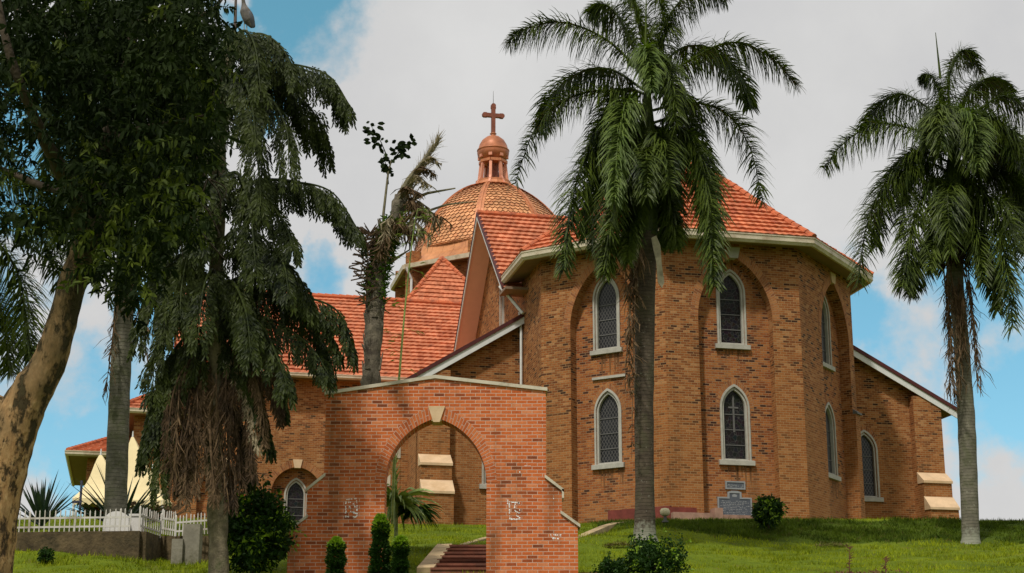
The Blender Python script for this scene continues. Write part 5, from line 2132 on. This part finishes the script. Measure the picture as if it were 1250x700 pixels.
for i, (s_, pts, dd) in enumerate(ff):
    n = len(pts)
    c = [P(s_[0], s_[1], FD)] + [P(x, y, FD + dd * (k + 1) / n) for k, (x, y) in enumerate(pts)]
    fish_frond(c, seed=i + 1)
# dead fronds
df = [((262, 430), [(240, 442), (218, 490), (206, 560)], -.6), ((262, 440), [(238, 462), (222, 530), (214, 590)], -.9), ((264, 430), [(288, 445), (304, 490), (314, 540)], -.5),
      ((262, 440), [(250, 470), (242, 540), (238, 595)], -1.0), ((265, 450), [(282, 480), (290, 540), (294, 585)], -.8), ((266, 420), [(300, 432), (326, 462), (342, 505)], -.3),
      ((262, 470), [(256, 500), (258, 560), (262, 600)], -1.1), ((264, 460), [(276, 500), (280, 570), (284, 610)], -1.0), ((262, 450), [(228, 462), (206, 500), (196, 560)], -.2)]
df += [((264, 430), [(292, 436), (314, 470), (324, 530)], -.5), ((264, 440), [(284, 460), (304, 520), (308, 575)], -.7), ((262, 430), [(232, 440), (212, 480), (203, 545)], -.8),
       ((262, 450), [(244, 470), (230, 540), (226, 605)], -1.1), ((266, 410), [(306, 415), (334, 450), (346, 500)], -.1)]
for i, (s_, pts, dd) in enumerate(df):
    n = len(pts)
    c = [P(s_[0], s_[1], FD)] + [P(x, y, FD + dd * (k + 1) / n) for k, (x, y) in enumerate(pts)]
    fish_frond(c, 'dead_frond', (M_dead, M_deaddark, M_deadlight)[i % 3] if i % 6 < 4 else M_deaddark, ll=.5, n=16, seed=100 + i, wl=.17, ww=.015, dr=1.3)
gf_ = [((262, 400), [(235, 405), (205, 440), (185, 500), (172, 560)], .2), ((264, 400), [(300, 405), (335, 440), (350, 500)], .1), ((264, 420), [(290, 440), (316, 490), (330, 545)], -.3),
       ((262, 420), [(228, 440), (200, 480), (186, 530)], -.4), ((262, 460), [(246, 490), (228, 540), (222, 590)], .5), ((264, 460), [(284, 490), (300, 540), (306, 580)], .5),
       ((268, 350), [(310, 335), (350, 352), (392, 385), (414, 430)], -.2), ((266, 320), [(228, 310), (196, 330), (176, 370), (168, 420)], -.3)]
for i, (s_, pts, dd) in enumerate(gf_):
    n = len(pts)
    c = [P(s_[0], s_[1], FD)] + [P(x, y, FD + dd * (k + 1) / n) for k, (x, y) in enumerate(pts)]
    fish_frond(c, seed=200 + i, ll=.68)
for i in range(6):
    x = 215 + i * 15 + rngf.uniform(-4, 4)
    hang_dead(x, 470 + rngf.uniform(-20, 30), x + rngf.uniform(-12, 12), 560 + rngf.uniform(-10, 40), FD - .7, .8, 36, fish, fo, M_deaddark if i % 3 else M_dead, w=.018, thick=.016)
# fallen dry fronds on the ground by the fence
m_ = MB()
for i in range(60):
    a = P(rngf.uniform(165, 235), rngf.uniform(612, 628), 49)
    b = a + Vector((rngf.uniform(-1.1, -.3), rngf.uniform(-.4, .2), rngf.uniform(-.5, -.1)))
    w_ = Vector((0, 0, .02))
    m_.quad(a - w_, a + w_, b + w_ * .4, b - w_ * .4)
o = m_.build('dry_frond_heap', M_dead, None, tuple(P(200, 640, 49)))
o.location = P(200, 640, 49)
tag(o, 'heap of dry brown fronds drooping over the picket gate', 'dead fronds')

# spear (bare leaf stalk) and the stork on top of that palm
m_ = MB()
m_.tube([P(285, 62, FD), P(287, 30, FD), P(289, -40, FD)], [.055, .045, .02], 8)
m_.build('bare_stalk', plain('grey_stalk', (.10, .075, .065), .8, .2), fish, fo)

bp = P(300, 36, FD - .2)
s = .0196   # metres per photo pixel here


def skinned(name, verts, edges, radii, mat, parent=None, loc=(0, 0, 0), sub=2, root=0):
    me = bpy.data.meshes.new(name)
    me.from_pydata([tuple(v) for v in verts], edges, [])
    o = bpy.data.objects.new(name, me)
    COL.objects.link(o)
    o.modifiers.new('skin', 'SKIN')
    ss = o.modifiers.new('sub', 'SUBSURF')
    ss.levels = ss.render_levels = sub
    for v, r_ in zip(me.skin_vertices[0].data, radii):
        v.radius = (r_, r_) if isinstance(r_, (int, float)) else r_
    me.skin_vertices[0].data[root].use_root = True
    dg_ = bpy.context.evaluated_depsgraph_get()
    m2 = bpy.data.meshes.new_from_object(o.evaluated_get(dg_))
    o.modifiers.clear()
    o.data = m2
    m2.polygons.foreach_set('use_smooth', [True] * len(m2.polygons))
    m2.materials.clear()
    m2.materials.append(mat)
    o.location = loc
    if parent: o.parent = parent
    return o


bird = thing('stork', 'dark grey stork perched on top of the drooping palm, back turned', 'bird', bp)
M_bird = plain('bird_grey_feathers', (.075, .07, .07), .7, .4, 6, c2=(.13, .115, .10))
M_birdl = plain('bird_pale', (.30, .27, .22), .7, .2, 6)
vs = [(0, 0, 18 * s), (4 * s, 0, 11 * s), (9 * s, 0, 2 * s), (-2 * s, 0, 26 * s), (-4 * s, 0, 34 * s), (-5 * s, -2 * s, 42 * s), (-8 * s, -3 * s, 48 * s)]
skinned('body', vs, [(0, 1), (1, 2), (0, 3), (3, 4), (4, 5), (5, 6)], [.155, .13, .045, .14, .06, .045, .06], M_bird, bird)
skinned('wing', [(2 * s, -.06, 24 * s), (6 * s, -.08, 13 * s), (11 * s, -.03, 1 * s)], [(0, 1), (1, 2)], [(.06, .10), (.05, .12), (.02, .045)], plain('wing_feathers', (.06, .065, .075), .6, .3, 8), bird)
skinned('bill', [(-9 * s, -.05, 48 * s), (-14 * s, -.12, 42 * s), (-17 * s, -.18, 36 * s)], [(0, 1), (1, 2)], [.028, .02, .006], M_birdl, bird)
for dx in (-2, 1.5):
    m_ = MB()
    m_.tube([(dx * s, 0, 12 * s), (dx * s - .01, .01, 6 * s), (dx * s, 0, -2 * s)], [.016, .012, .013], 6)
    for a in (-.6, 0, .6, PI):
        m_.tube([(dx * s, 0, -1.5 * s), (dx * s + math.sin(a) * .07, -math.cos(a) * .07, -2.5 * s)], [.009, .005], 4)
    m_.build('leg', M_birdl, bird)

# ================================================================== dead leaning palm behind the gateway
DDp = 43.5
db = P(452, 720, DDp)
dead = thing('dead_palm', 'dying grey palm trunk with moss and withered stubs, seen above the gateway', 'dead tree', db)
do_ = tuple(db)
m_ = MB()
tp2 = catmull([P(452, 725, DDp), P(452, 560, DDp), P(453, 470, DDp), P(457, 400, DDp), P(458, 350, DDp), P(470, 300, DDp), P(482, 268, DDp), P(490, 240, DDp)], 44)
m_.tube(tp2, [.235 - .001 * i + .018 * math.sin(i * 1.1) + rngf.uniform(-.025, .025) for i in range(45)], 14, jit=.09)
m_.build('trunk', M_deadbark, dead, do_, smooth=True)
m_ = MB()
for i in range(150):     # split, peeling leaf bases
    t = rngf.randrange(8, 34)
    a = rngf.uniform(0, 2 * PI)
    o_ = Vector((math.cos(a), math.sin(a), 0))
    sw = Vector((-math.sin(a), math.cos(a), 0)) * rngf.uniform(.03, .09)
    p = tp2[t] + o_ * .17
    q = p + Vector((0, 0, rngf.uniform(.2, .6))) + o_ * rngf.uniform(.03, .14)
    m_.hexa([p - sw, p + sw, p + sw + o_ * .06, p - sw + o_ * .06, q - sw * .3, q + sw * .3, q + sw * .3 + o_ * .02, q - sw * .3 + o_ * .02])
m_.build('leaf_bases', M_deadbark, dead, do_)
m_ = MB()
m_.tube([P(488, 246, DDp), P(500, 220, DDp - .2), P(516, 198, DDp - .3), P(536, 169, DDp - .3)], [.17, .10, .055, .012], 8, jit=.18)
m_.tube([P(486, 258, DDp), P(505, 243, DDp), P(522, 236, DDp), P(556, 230, DDp)], [.10, .06, .04, .02], 6)
m_.tube([P(484, 270, DDp), P(510, 262, DDp), P(545, 250, DDp), P(580, 246, DDp)], [.08, .04, .03, .012], 6)
m_.tube([P(466, 320, DDp), P(480, 318, DDp), P(500, 305, DDp), P(506, 270, DDp)], [.10, .05, .02, .01], 6)
m_.tube([P(470, 300, DDp), P(468, 262, DDp), P(474, 210, DDp), P(478, 195, DDp)], [.06, .04, .03, .02], 6)
m_.build('stub', plain('grey_green_stub', (.17, .15, .09), .85, .35, 5, bmp=.02), dead, do_)
m_ = MB()
for (pa, pb_, n) in (((476, 200), (452, 152), 6), ((476, 200), (500, 172), 6), ((474, 225), (468, 190), 4)):
    a, b = P(*pa, DDp), P(*pb_, DDp)
    m_.tube([a, a.lerp(b, .5) + Vector((.03, 0, .05)), b], [.022, .014, .006], 5)
    for i in range(n * 5):
        q = a.lerp(b, .45 + .6 * rngf.random()) + Vector((rngf.gauss(0, .12), rngf.gauss(0, .1), rngf.gauss(0, .09)))
        d = Vector((rngf.uniform(-1, 1), rngf.uniform(-1, 1), rngf.uniform(-.8, .2))).normalized()
        w_ = d.cross(Vector((0, 1, .3))).normalized() * .055
        m_.add([q, q + d * .06 + w_ * .8, q + d * .15 + w_, q + d * .24, q + d * .15 - w_, q + d * .06 - w_ * .8], [(0, 1, 2, 3, 4, 5)])
m_.build('green_twig', M_tree, dead, do_)
m_ = MB()
for i in range(1500):
    t = int(rngf.triangular(22, 41, 31))
    c_ = tp2[t]
    a = rngf.uniform(0, 2 * PI)
    p = c_ + Vector((math.cos(a) * .27, math.sin(a) * .27, rngf.uniform(-.1, .1)))
    o_ = Vector((math.cos(a) * .7, math.sin(a) * .7, rngf.uniform(-.6, .6))) * rngf.uniform(.05, .2)
    m_.tri(p + Vector((0, 0, .03)), p - Vector((0, 0, .03)), p + o_)
    if i % 3 == 0:
        w_ = Vector((math.sin(a), -math.cos(a), 0)) * .05
        m_.quad(p, p + o_ + w_, p + o_ * 1.6, p + o_ - w_)
m_.build('moss', M_moss, dead, do_)
# withered fronds clinging to the stubs
wl_ = [(495, 228, 512, 236, .35), (503, 214, 524, 226, .3), (512, 204, 530, 212, .25), (520, 192, 534, 200, .2), (497, 240, 520, 262, .6), (505, 243, 534, 268, .6), (488, 262, 505, 285, .7),
       (480, 262, 468, 290, .5), (492, 250, 545, 268, .55), (500, 262, 528, 290, .6), (476, 280, 462, 310, .4)]
for i, (x0, y0, x1, y1, l_) in enumerate(wl_):
    hang_dead(x0, y0, x1, y1, DDp - .2, l_, 70, dead, do_, M_deadlight if i % 2 else M_dead, w=.026, thick=.02)
m_ = MB()
for i in range(420):      # dry fibres along the broken spear
    t = rngf.random()
    p = P(488, 250, DDp).lerp(P(534, 172, DDp - .3), t) + Vector((rngf.gauss(0, .07 * (1.2 - t)), rngf.gauss(0, .07), 0))
    d = Vector((.45 + rngf.gauss(0, .3), rngf.gauss(0, .3), .9 + rngf.gauss(0, .35))).normalized() * rngf.uniform(.12, .45)
    w_ = Vector((rngf.uniform(.5, 1), .2, -.4)) * .012
    m_.quad(p - w_, p + w_, p + d + w_ * .2, p + d - w_ * .2)
m_.build('dry_fibres', M_deadlight, dead, do_)
fishd = []
for (s_, pts) in (((460, 300), [(452, 285), (446, 300), (440, 340)]), ((458, 310), [(450, 300), (448, 330), (447, 370)])):
    mb_ = MB()
    c = catmull([P(s_[0], s_[1], DDp)] + [P(x, y, DDp - .3) for x, y in pts], 14)
    for p in c[2:]:
        for s2 in (-1, 1):
            for k_ in range(3):
                d = Vector((s2 * rngf.uniform(.2, .6), rngf.uniform(-.3, .3), rngf.uniform(-.1, .5))).normalized()
                e = p + d * rngf.uniform(.25, .45)
                w_ = Vector((0, 0, .02))
                mb_.quad(p - w_, p + w_, e + w_, e - w_)
    mb_.tube(c, .015, 4)
    mb_.build('withered_leaf', M_deaddark, dead, do_)

# slender green shoot beside it
m_ = MB()
sh0 = P(482, 560, 42.5)
c = catmull([P(479, 640, 42.5), P(483, 520, 42.5), P(489, 440, 42.5), P(496, 360, 42.5), P(505, 280, 42.5), P(510, 255, 42.5)], 40)
m_.tube(c, [.045 - .00095 * i for i in range(41)], 6)
for i in range(8, 41):
    for s2 in range(2):
        if rngf.random() < .35: continue
        p = c[i]
        d = Vector((rngf.choice((-1, 1)) * rngf.uniform(.5, 1), rngf.uniform(-.5, .5), rngf.uniform(-.3, .5))).normalized()
        e = p + d * rngf.uniform(.12, .38)
        m_.tube([p, e], [.007, .004], 3)
        for k_ in range(3):
            q = e + Vector((rngf.gauss(0, .05), rngf.gauss(0, .05), rngf.gauss(0, .04)))
            w_ = d.cross(Vector((0, 0, 1))) * .03
            m_.add([q, q + d * .07 + w_, q + d * .16 - Vector((0, 0, .05)), q + d * .07 - w_], [(0, 1, 2, 3)])
o = m_.build('slender_shoot', M_yucca, None, tuple(P(479, 640, 42.5)))
o.location = P(479, 640, 42.5)
tag(o, 'tall thin green shoot growing between the dead palm and the gable roof', 'plant')

# ================================================================== shrubs and small plants


def leafclump(mb, p, n, r_, la, lw, rng, up=.2):
    for _ in range(n):
        d = Vector((rng.gauss(0, 1), rng.gauss(0, 1), rng.gauss(0, 1) + up)).normalized()
        q = p + d * rng.uniform(0, r_)
        w_ = d.cross(Vector((rng.gauss(0, 1), rng.gauss(0, 1), rng.gauss(0, 1))))
        if w_.length < .05: continue
        w_ = w_.normalized() * lw * rng.uniform(.7, 1.2)
        l_ = la * rng.uniform(.7, 1.2)
        dn = Vector((0, 0, -l_ * .18))
        mb.add([q, q + d * l_ * .5 + w_, q + d * l_ + dn, q + d * l_ * .5 - w_], [(0, 1, 2, 3)])


def bush(px, py, D, rx, rz_, n, la, lw, label, mat=None, hi=None, seed=0, name='shrub', cat='shrub', group=None, ry=None, lift=.0, lob=.22):
    b = P(px, py, D)
    r = thing(name, label, cat, b, 0, group)
    rng = random.Random(seed)
    ry = ry or rx
    lob *= 1.35
    m1, m2 = MB(), MB()
    ph = [rng.uniform(0, 6) for _ in range(6)]
    for i in range(n):
        u = rng.uniform(-1, 1)
        a = rng.uniform(0, 2 * PI)
        k = rng.random() ** .28
        lobs = 1 + lob * math.sin(3 * a + ph[0] + 2 * u) + lob * .7 * math.sin(5 * a + ph[1] - 3 * u) + rng.gauss(0, .05)
        s_ = math.sqrt(1 - u * u)
        p = Vector((rx * s_ * math.cos(a) * lobs * k, ry * s_ * math.sin(a) * lobs * k, rz_ * (1 + u * k * lobs) + lift))
        if p.z < 0: p.z = abs(p.z) * .3
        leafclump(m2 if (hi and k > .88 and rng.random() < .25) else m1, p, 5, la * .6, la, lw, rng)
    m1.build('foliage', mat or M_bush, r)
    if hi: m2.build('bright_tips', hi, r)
    s_ = MB()
    for i in range(5):
        a = rng.uniform(0, 6.28)
        s_.tube([(0, 0, -.15), (math.cos(a) * rx * .25, math.sin(a) * ry * .25, rz_ * .8), (math.cos(a) * rx * .5, math.sin(a) * ry * .5, rz_ * 1.5)], [.04, .02, .008], 5)
    s_.build('stem', M_branch, r)
    return r


bush(797, 712, 39.3, .72, .52, 1500, .075, .026, 'rounded dark green shrub at the foot of the tall palm', hi=M_bushhi, seed=1)
bush(747, 712, 39.4, .36, .30, 500, .07, .025, 'small dark shrub left of the rounded shrub, cut by the bottom edge', hi=None, seed=2)
bush(938, 640, 58, .48, .46, 800, .15, .035, 'small feathery bush beside the slate plaque at the church wall', mat=M_bush, hi=M_bushhi, seed=3, lob=.1)
bush(308, 694, 39.5, .76, .92, 1500, .14, .040, 'large loose green bush at the foot of the brown fronds', hi=M_bushhi, seed=4, lob=.18)
bush(336, 680, 42, .35, .55, 600, .14, .035, 'dark leafy shrub between the large bush and the gateway', seed=7)
bush(55, 690, 43.2, .16, .2, 110, .09, .03, 'tiny green plant growing against the concrete wall', seed=8)


def topiary(px, py, ptop, D, w, label, seed):
    b = P(px, py, D)
    top = P(px, ptop, D)
    H = top.z - b.z
    r = thing('clipped_conifer', label, 'shrub', b, 0, 'clipped column shrubs before the gateway')
    rng = random.Random(seed)
    m1, m2 = MB(), MB()
    for i in range(int(2600 * H)):
        t = rng.random()
        prof_ = .80 + .13 * math.sin(t * 23 + seed) + .10 * math.sin(t * 9 + seed * 2) + rng.gauss(0, .07)
        rad = w * prof_ * (1 - .25 * t) * (1 if t < .9 else math.sqrt(max(0, (1 - t) / .1)) * .9 + .1)
        a = rng.uniform(0, 2 * PI)
        k = rng.random() ** .4
        p = Vector((math.cos(a) * rad * k, math.sin(a) * rad * k, H * t))
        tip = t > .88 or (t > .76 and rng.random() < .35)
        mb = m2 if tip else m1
        d = Vector((math.cos(a), math.sin(a), rng.uniform(.1, .9))).normalized()
        for _ in range(2):
            dd = (d + Vector((rng.gauss(0, .4), rng.gauss(0, .4), rng.gauss(0, .3)))).normalized()
            w_ = dd.cross(Vector((rng.gauss(0, 1), rng.gauss(0, 1), 1))).normalized() * .018
            l_ = rng.uniform(.05, .09)
            mb.add([p, p + dd * l_ * .5 + w_, p + dd * l_, p + dd * l_ * .5 - w_], [(0, 1, 2, 3)])
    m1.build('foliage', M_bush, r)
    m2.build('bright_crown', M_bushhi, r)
    s_ = MB()
    s_.tube([(0, 0, -.3), (0, 0, H * .93)], [.03, .01], 6)
    s_.build('stem', M_branch, r)


topiary(409, 722, 657, 38.2, .26, 'clipped column shrub standing alone before the left pier', 1)
topiary(463, 722, 629, 38.3, .27, 'tallest clipped column shrub at the left side of the arch', 2)
topiary(488, 722, 656, 38.0, .24, 'shorter clipped column shrub inside the arch opening', 3)


rg_ = random.Random(12)


def blades(name, label, cat, px, py, D, specs, mat, group=None, extra=None):
    b = P(px, py, D)
    r = thing(name, label, cat, b, 0, group)
    m_ = MB()
    for (az, el, ln, w, bend) in specs:
        d = Vector((math.cos(az) * math.cos(el), math.sin(az) * math.cos(el), math.sin(el)))
        p = Vector((0, 0, .05))
        sdv = d.cross(Vector((0, 0, 1))).normalized()
        tw_ = rg_.uniform(-.9, .9)
        sdv = (sdv * math.cos(tw_) + Vector((0, 0, 1)) * math.sin(tw_)).normalized()
        prev = None
        ns = 7
        for k in range(ns + 1):
            t = k / ns
            ww = w * (math.sin(min(1, t * 2.2 + .35) * PI / 2)) * (1 - t ** 2.2)
            fold = Vector((0, 0, ww * .6))
            cur = (p - sdv * ww + fold, p, p + sdv * ww + fold)
            if prev:
                m_.quad(prev[0], prev[1], cur[1], cur[0])
                m_.quad(prev[1], prev[2], cur[2], cur[1])
            prev = cur
            p = p + d * (ln / ns)
            d = (d + Vector((0, 0, -bend * (.4 + t)))).normalized()
    m_.build('leaf_rosette', mat, r)
    return r


rg_ = random.Random(12)
blades('agave', 'spiky blue green agave behind the left end of the picket fence', 'agave', 50, 646, 47.5,
       [(rg_.uniform(0, 6.28), rg_.uniform(.5, 1.45), rg_.uniform(1.3, 1.8), .055, rg_.uniform(0, .05)) for _ in range(46)], M_agave, 'agaves behind the picket fence')
blades('agave', 'wider spiky agave growing round the foot of the tall mossy trunk', 'agave', 147, 648, 48.5,
       [(rg_.uniform(0, 6.28), rg_.uniform(.2, 1.2), rg_.uniform(1.5, 2.2), .06, rg_.uniform(0, .06)) for _ in range(44)], M_agave, 'agaves behind the picket fence')
y_ = blades('yucca', 'arching green and yellow yucca seen through the brick arch', 'yucca', 484, 617, 45.5,
            [(rg_.uniform(0, 6.28), rg_.uniform(-.25, .75), rg_.uniform(.95, 1.4), .075, rg_.uniform(.16, .34)) for _ in range(85)], M_yucca)
yb = Vector(y_.location)
m_ = MB()
tp3 = P(481, 538, 45.5) - yb
m_.tube([Vector((0, 0, -1.2)), Vector((0, 0, 0)), (tp3 * .5) + Vector((0, 0, 0)), tp3], [.06, .05, .035, .015], 8)
for i in range(90):
    t = rg_.random()
    p = tp3 * t
    a = rg_.uniform(0, 6.28)
    d = Vector((math.cos(a), math.sin(a), rg_.uniform(.8, 1.8))).normalized() * rg_.uniform(.2, .42) * (1.1 - .4 * t)
    w_ = Vector((-math.sin(a), math.cos(a), 0)) * .028
    m_.quad(p - w_, p + w_, p + d + w_ * .1, p + d - w_ * .1)
m_.build('flower_spike', M_yucca, y_)
# drooping old leaf mass to the right
blades('yucca', 'drooping older leaf mass spreading right of the yucca spike', 'yucca', 503, 628, 46.2,
       [(rg_.uniform(-2.6, 1.6), rg_.uniform(-.2, .5), rg_.uniform(.7, 1.15), .055, rg_.uniform(.2, .35)) for _ in range(80)], M_bush)
# dry reddish weeds, bottom right
for i, (px, pt, sd__) in enumerate(((1037, 668, 1), (1081, 680, 2))):
    b = P(px, 712, 41.5)
    m_ = MB()
    top = P(px, pt, 41.5) - b
    rr = random.Random(sd__)
    m_.tube([Vector((0, 0, 0)), top], [.015, .006], 5)
    for k in range(60):
        p = top * rr.random()
        d = Vector((rr.uniform(-1, 1), rr.uniform(-1, 1), rr.uniform(-.2, .8))).normalized() * rr.uniform(.05, .16)
        w_ = Vector((0, 0, .012))
        m_.quad(p - w_, p + w_, p + d + w_ * .3, p + d - w_ * .3)
    for k in range(160):
        p = Vector((rr.gauss(0, .3), rr.gauss(0, .12), rr.uniform(0, .28)))
        d = Vector((rr.uniform(-1, 1), rr.uniform(-1, 1), rr.uniform(.2, 1))).normalized() * rr.uniform(.05, .12)
        w_ = Vector((.015, 0, .01))
        m_.quad(p - w_, p + w_, p + d + w_ * .3, p + d - w_ * .3)
    o = m_.build('dry_weed', plain('reddish_weed', (.12, .045, .03), .8, .3, 6), None)
    o.location = b
    tag(o, ('taller reddish dry weed with a thin upright stalk on the lower slope', 'shorter reddish dry weed right of the taller one')[i], 'weed')
# small heaps of cut grass
for i, (px, py, D, w) in enumerate(((755, 664, 49, .45), (1016, 662, 55.5, .6))):
    b = P(px, py, D)
    b.z = gh(b.x, b.y)
    rr = random.Random(i)
    m_ = MB()
    for k in range(500):
        a, q = rr.uniform(0, 6.28), rr.random() ** .6
        p = Vector((math.cos(a) * w * q, math.sin(a) * w * .6 * q, .16 * (1 - q) * rr.random() + .03))
        d = Vector((rr.uniform(-1, 1), rr.uniform(-1, 1), rr.uniform(-.1, .5))).normalized() * rr.uniform(.05, .14)
        w_ = d.cross(Vector((0, 0, 1))).normalized() * .007
        m_.quad(p - w_, p + w_, p + d + w_, p + d - w_)
    o = m_.build('cut_grass_heap', leafmat('hay', (.12, .10, .045), (.24, .19, .09), .9, .1, 4, .05), None)
    o.location = b
    tag(o, ('small heap of dried cut grass near the gateway', 'larger flat heap of dried cut grass below the right windows')[i], 'grass heap')

# ================================================================== the big near tree on the left
TD = 15.0
tb = P(-22, 735, TD)
tb.z = gh(tb.x, TD) - .1
big = thing('large_tree', 'large near tree with flaky tan bark, forked trunk and dense dark leaves', 'tree', tb)
bo_ = tuple(tb)
rng = random.Random(99)
m_ = MB()


def limb(pts, rads, n=24, sides=14, jit=.03, mb=None):
    c = catmull([P(x, y, D) if not isinstance(x, Vector) else x for (x, y, D) in pts], n)
    rr = np.interp(np.linspace(0, 1, n + 1), np.linspace(0, 1, len(rads)), rads)
    (mb or m_).tube(c, [r_ * (1 + rng.uniform(-jit, jit)) for r_ in rr], sides, jit=jit)
    return c


limb([(-52, 1000, TD), (-38, 800, TD), (-22, 700, TD), (-10, 620, TD), (8, 545, TD), (32, 490, TD), (60, 442, TD), (78, 385, TD), (94, 325, TD), (108, 290, TD)],
     [.32, .30, .265, .25, .235, .20, .155, .135, .12, .115], 50, 26, .03)
limb([(26, 540, TD), (4, 510, TD), (-30, 488, TD + .1), (-80, 455, TD + .2), (-130, 380, TD + .2)], [.18, .17, .15, .13, .1], 20, 16, .04)
m_.build('trunk', M_bark, big, bo_, smooth=True)
m_ = MB()
limb([(108, 296, TD), (116, 240, TD), (128, 180, TD), (148, 110, TD), (164, 30, TD), (170, -60, TD)], [.15, .10, .075, .06, .05, .03], 24, 12)
limb([(108, 296, TD), (95, 250, TD - .3), (70, 200, TD - .8), (40, 140, TD - 1.2), (10, 60, TD - 1.5), (-10, -40, TD - 1.5)], [.12, .09, .07, .05, .04, .02], 24, 10)
limb([(110, 290, TD), (140, 240, TD + .4), (185, 200, TD + .9), (235, 150, TD + 1.2), (275, 90, TD + 1.3)], [.11, .07, .05, .035, .012], 24, 10)
limb([(128, 180, TD), (165, 160, TD - .4), (210, 150, TD - .8), (255, 140, TD - 1)], [.05, .035, .025, .01], 20, 8)
limb([(116, 240, TD), (60, 230, TD + .5), (10, 210, TD + .8), (-40, 190, TD + .8)], [.06, .04, .03, .015], 20, 8)
limb([(148, 110, TD), (100, 60, TD + .5), (50, 20, TD + 1), (0, 10, TD + 1.2)], [.05, .035, .025, .01], 20, 8)
limb([(164, 30, TD), (210, 20, TD), (255, 15, TD + .3), (285, -20, TD + .4)], [.04, .03, .02, .01], 16, 8)
for k in range(26):
    x, y = rng.uniform(140, 255), rng.uniform(180, 290)
    limb([(x, y, TD + .5), (x + rng.uniform(-30, 30), y + rng.uniform(-10, 35), TD + .4), (x + rng.uniform(-45, 50), y + rng.uniform(-10, 60), TD + .3)], [.010, .006, .003], 8, 4)
m_.build('branches', M_branch, big, bo_, smooth=True)
# crown: leaf sprays spread through its volume
lm, lh_ = MB(), MB()
blobs = [(40, 30, 75, 340), (120, 20, 80, 420), (200, 30, 60, 330), (235, 75, 45, 210), (250, 25, 28, 90), (30, 110, 60, 230), (95, 110, 55, 260), (150, 110, 60, 300), (205, 130, 55, 280),
         (245, 140, 32, 110), (20, 190, 40, 80), (85, 180, 50, 200), (150, 190, 55, 300), (205, 200, 48, 230), (240, 195, 25, 60), (115, 245, 48, 220), (165, 260, 48, 240), (210, 265, 36, 130),
         (60, 245, 38, 90), (20, 260, 35, 50), (130, 310, 34, 100), (175, 325, 32, 90), (150, 365, 22, 26), (75, 60, 60, 220), (-20, 60, 60, 120), (-30, 160, 50, 80), (180, 70, 60, 260),
         (120, -50, 120, 260), (0, -50, 120, 200), (230, -50, 60, 90), (62, 300, 26, 26)]
for bi, (bx, by, br_, cnt) in enumerate(blobs):
    for i in range(int(cnt * .9)):
        a, q = rng.uniform(0, 2 * PI), math.sqrt(rng.random())
        x, y = bx + math.cos(a) * q * br_, by + math.sin(a) * q * br_
        D = TD + rng.uniform(-1.9, 2.3)
        # small natural gaps
        if math.sin(x * .11 + 1.3 + math.sin(y * .05)) * math.sin(y * .13 + .4 + math.sin(x * .043) * 2) > .42 and rng.random() < .93: continue
        if 14 < x < 74 and 165 < y < 245 and rng.random() < .80: continue
        if 300 < y and x < 100 and rng.random() < .5: continue
        p = P(x, y, D)
        tw = Vector((rng.gauss(0, 1), rng.gauss(0, 1), rng.gauss(-.3, .6))).normalized()
        tl = rng.uniform(.12, .30)
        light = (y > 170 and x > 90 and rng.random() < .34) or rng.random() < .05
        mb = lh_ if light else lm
        e = p + tw * tl
        w_ = tw.cross(Vector((0, 1, .2))).normalized() * .004
        mb.quad(p - w_, p + w_, e + w_, e - w_)
        nl = rng.randint(7, 12)
        for k in range(nl):
            b = p.lerp(e, (k + .5) / nl)
            sgn = 1 if k % 2 else -1
            sdv = tw.cross(Vector((rng.gauss(0, .3), 1, rng.gauss(0, .3)))).normalized()
            d = (sdv * sgn * rng.uniform(.6, 1) + tw * rng.uniform(.2, .8) + Vector((rng.gauss(0, .25), rng.gauss(0, .35), -.35))).normalized()
            la = rng.uniform(.045, .10)
            lw = la * rng.uniform(.15, .21)
            wd = d.cross(Vector((rng.gauss(0, .8), 1, rng.gauss(0, .8)))).normalized() * lw
            q1 = b + d * la * .3
            q2 = b + d * la * .68 + Vector((0, 0, -la * .08))
            q3 = b + d * la + Vector((0, 0, -la * .25))
            mb.add([b, q1 + wd * .85, q2 + wd * .9, q3, q2 - wd * .9, q1 - wd * .85], [(0, 1, 2, 3, 4, 5)])
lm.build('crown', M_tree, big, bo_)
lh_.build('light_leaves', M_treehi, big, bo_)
print('faces', sum(len(m.polygons) for m in bpy.data.meshes))
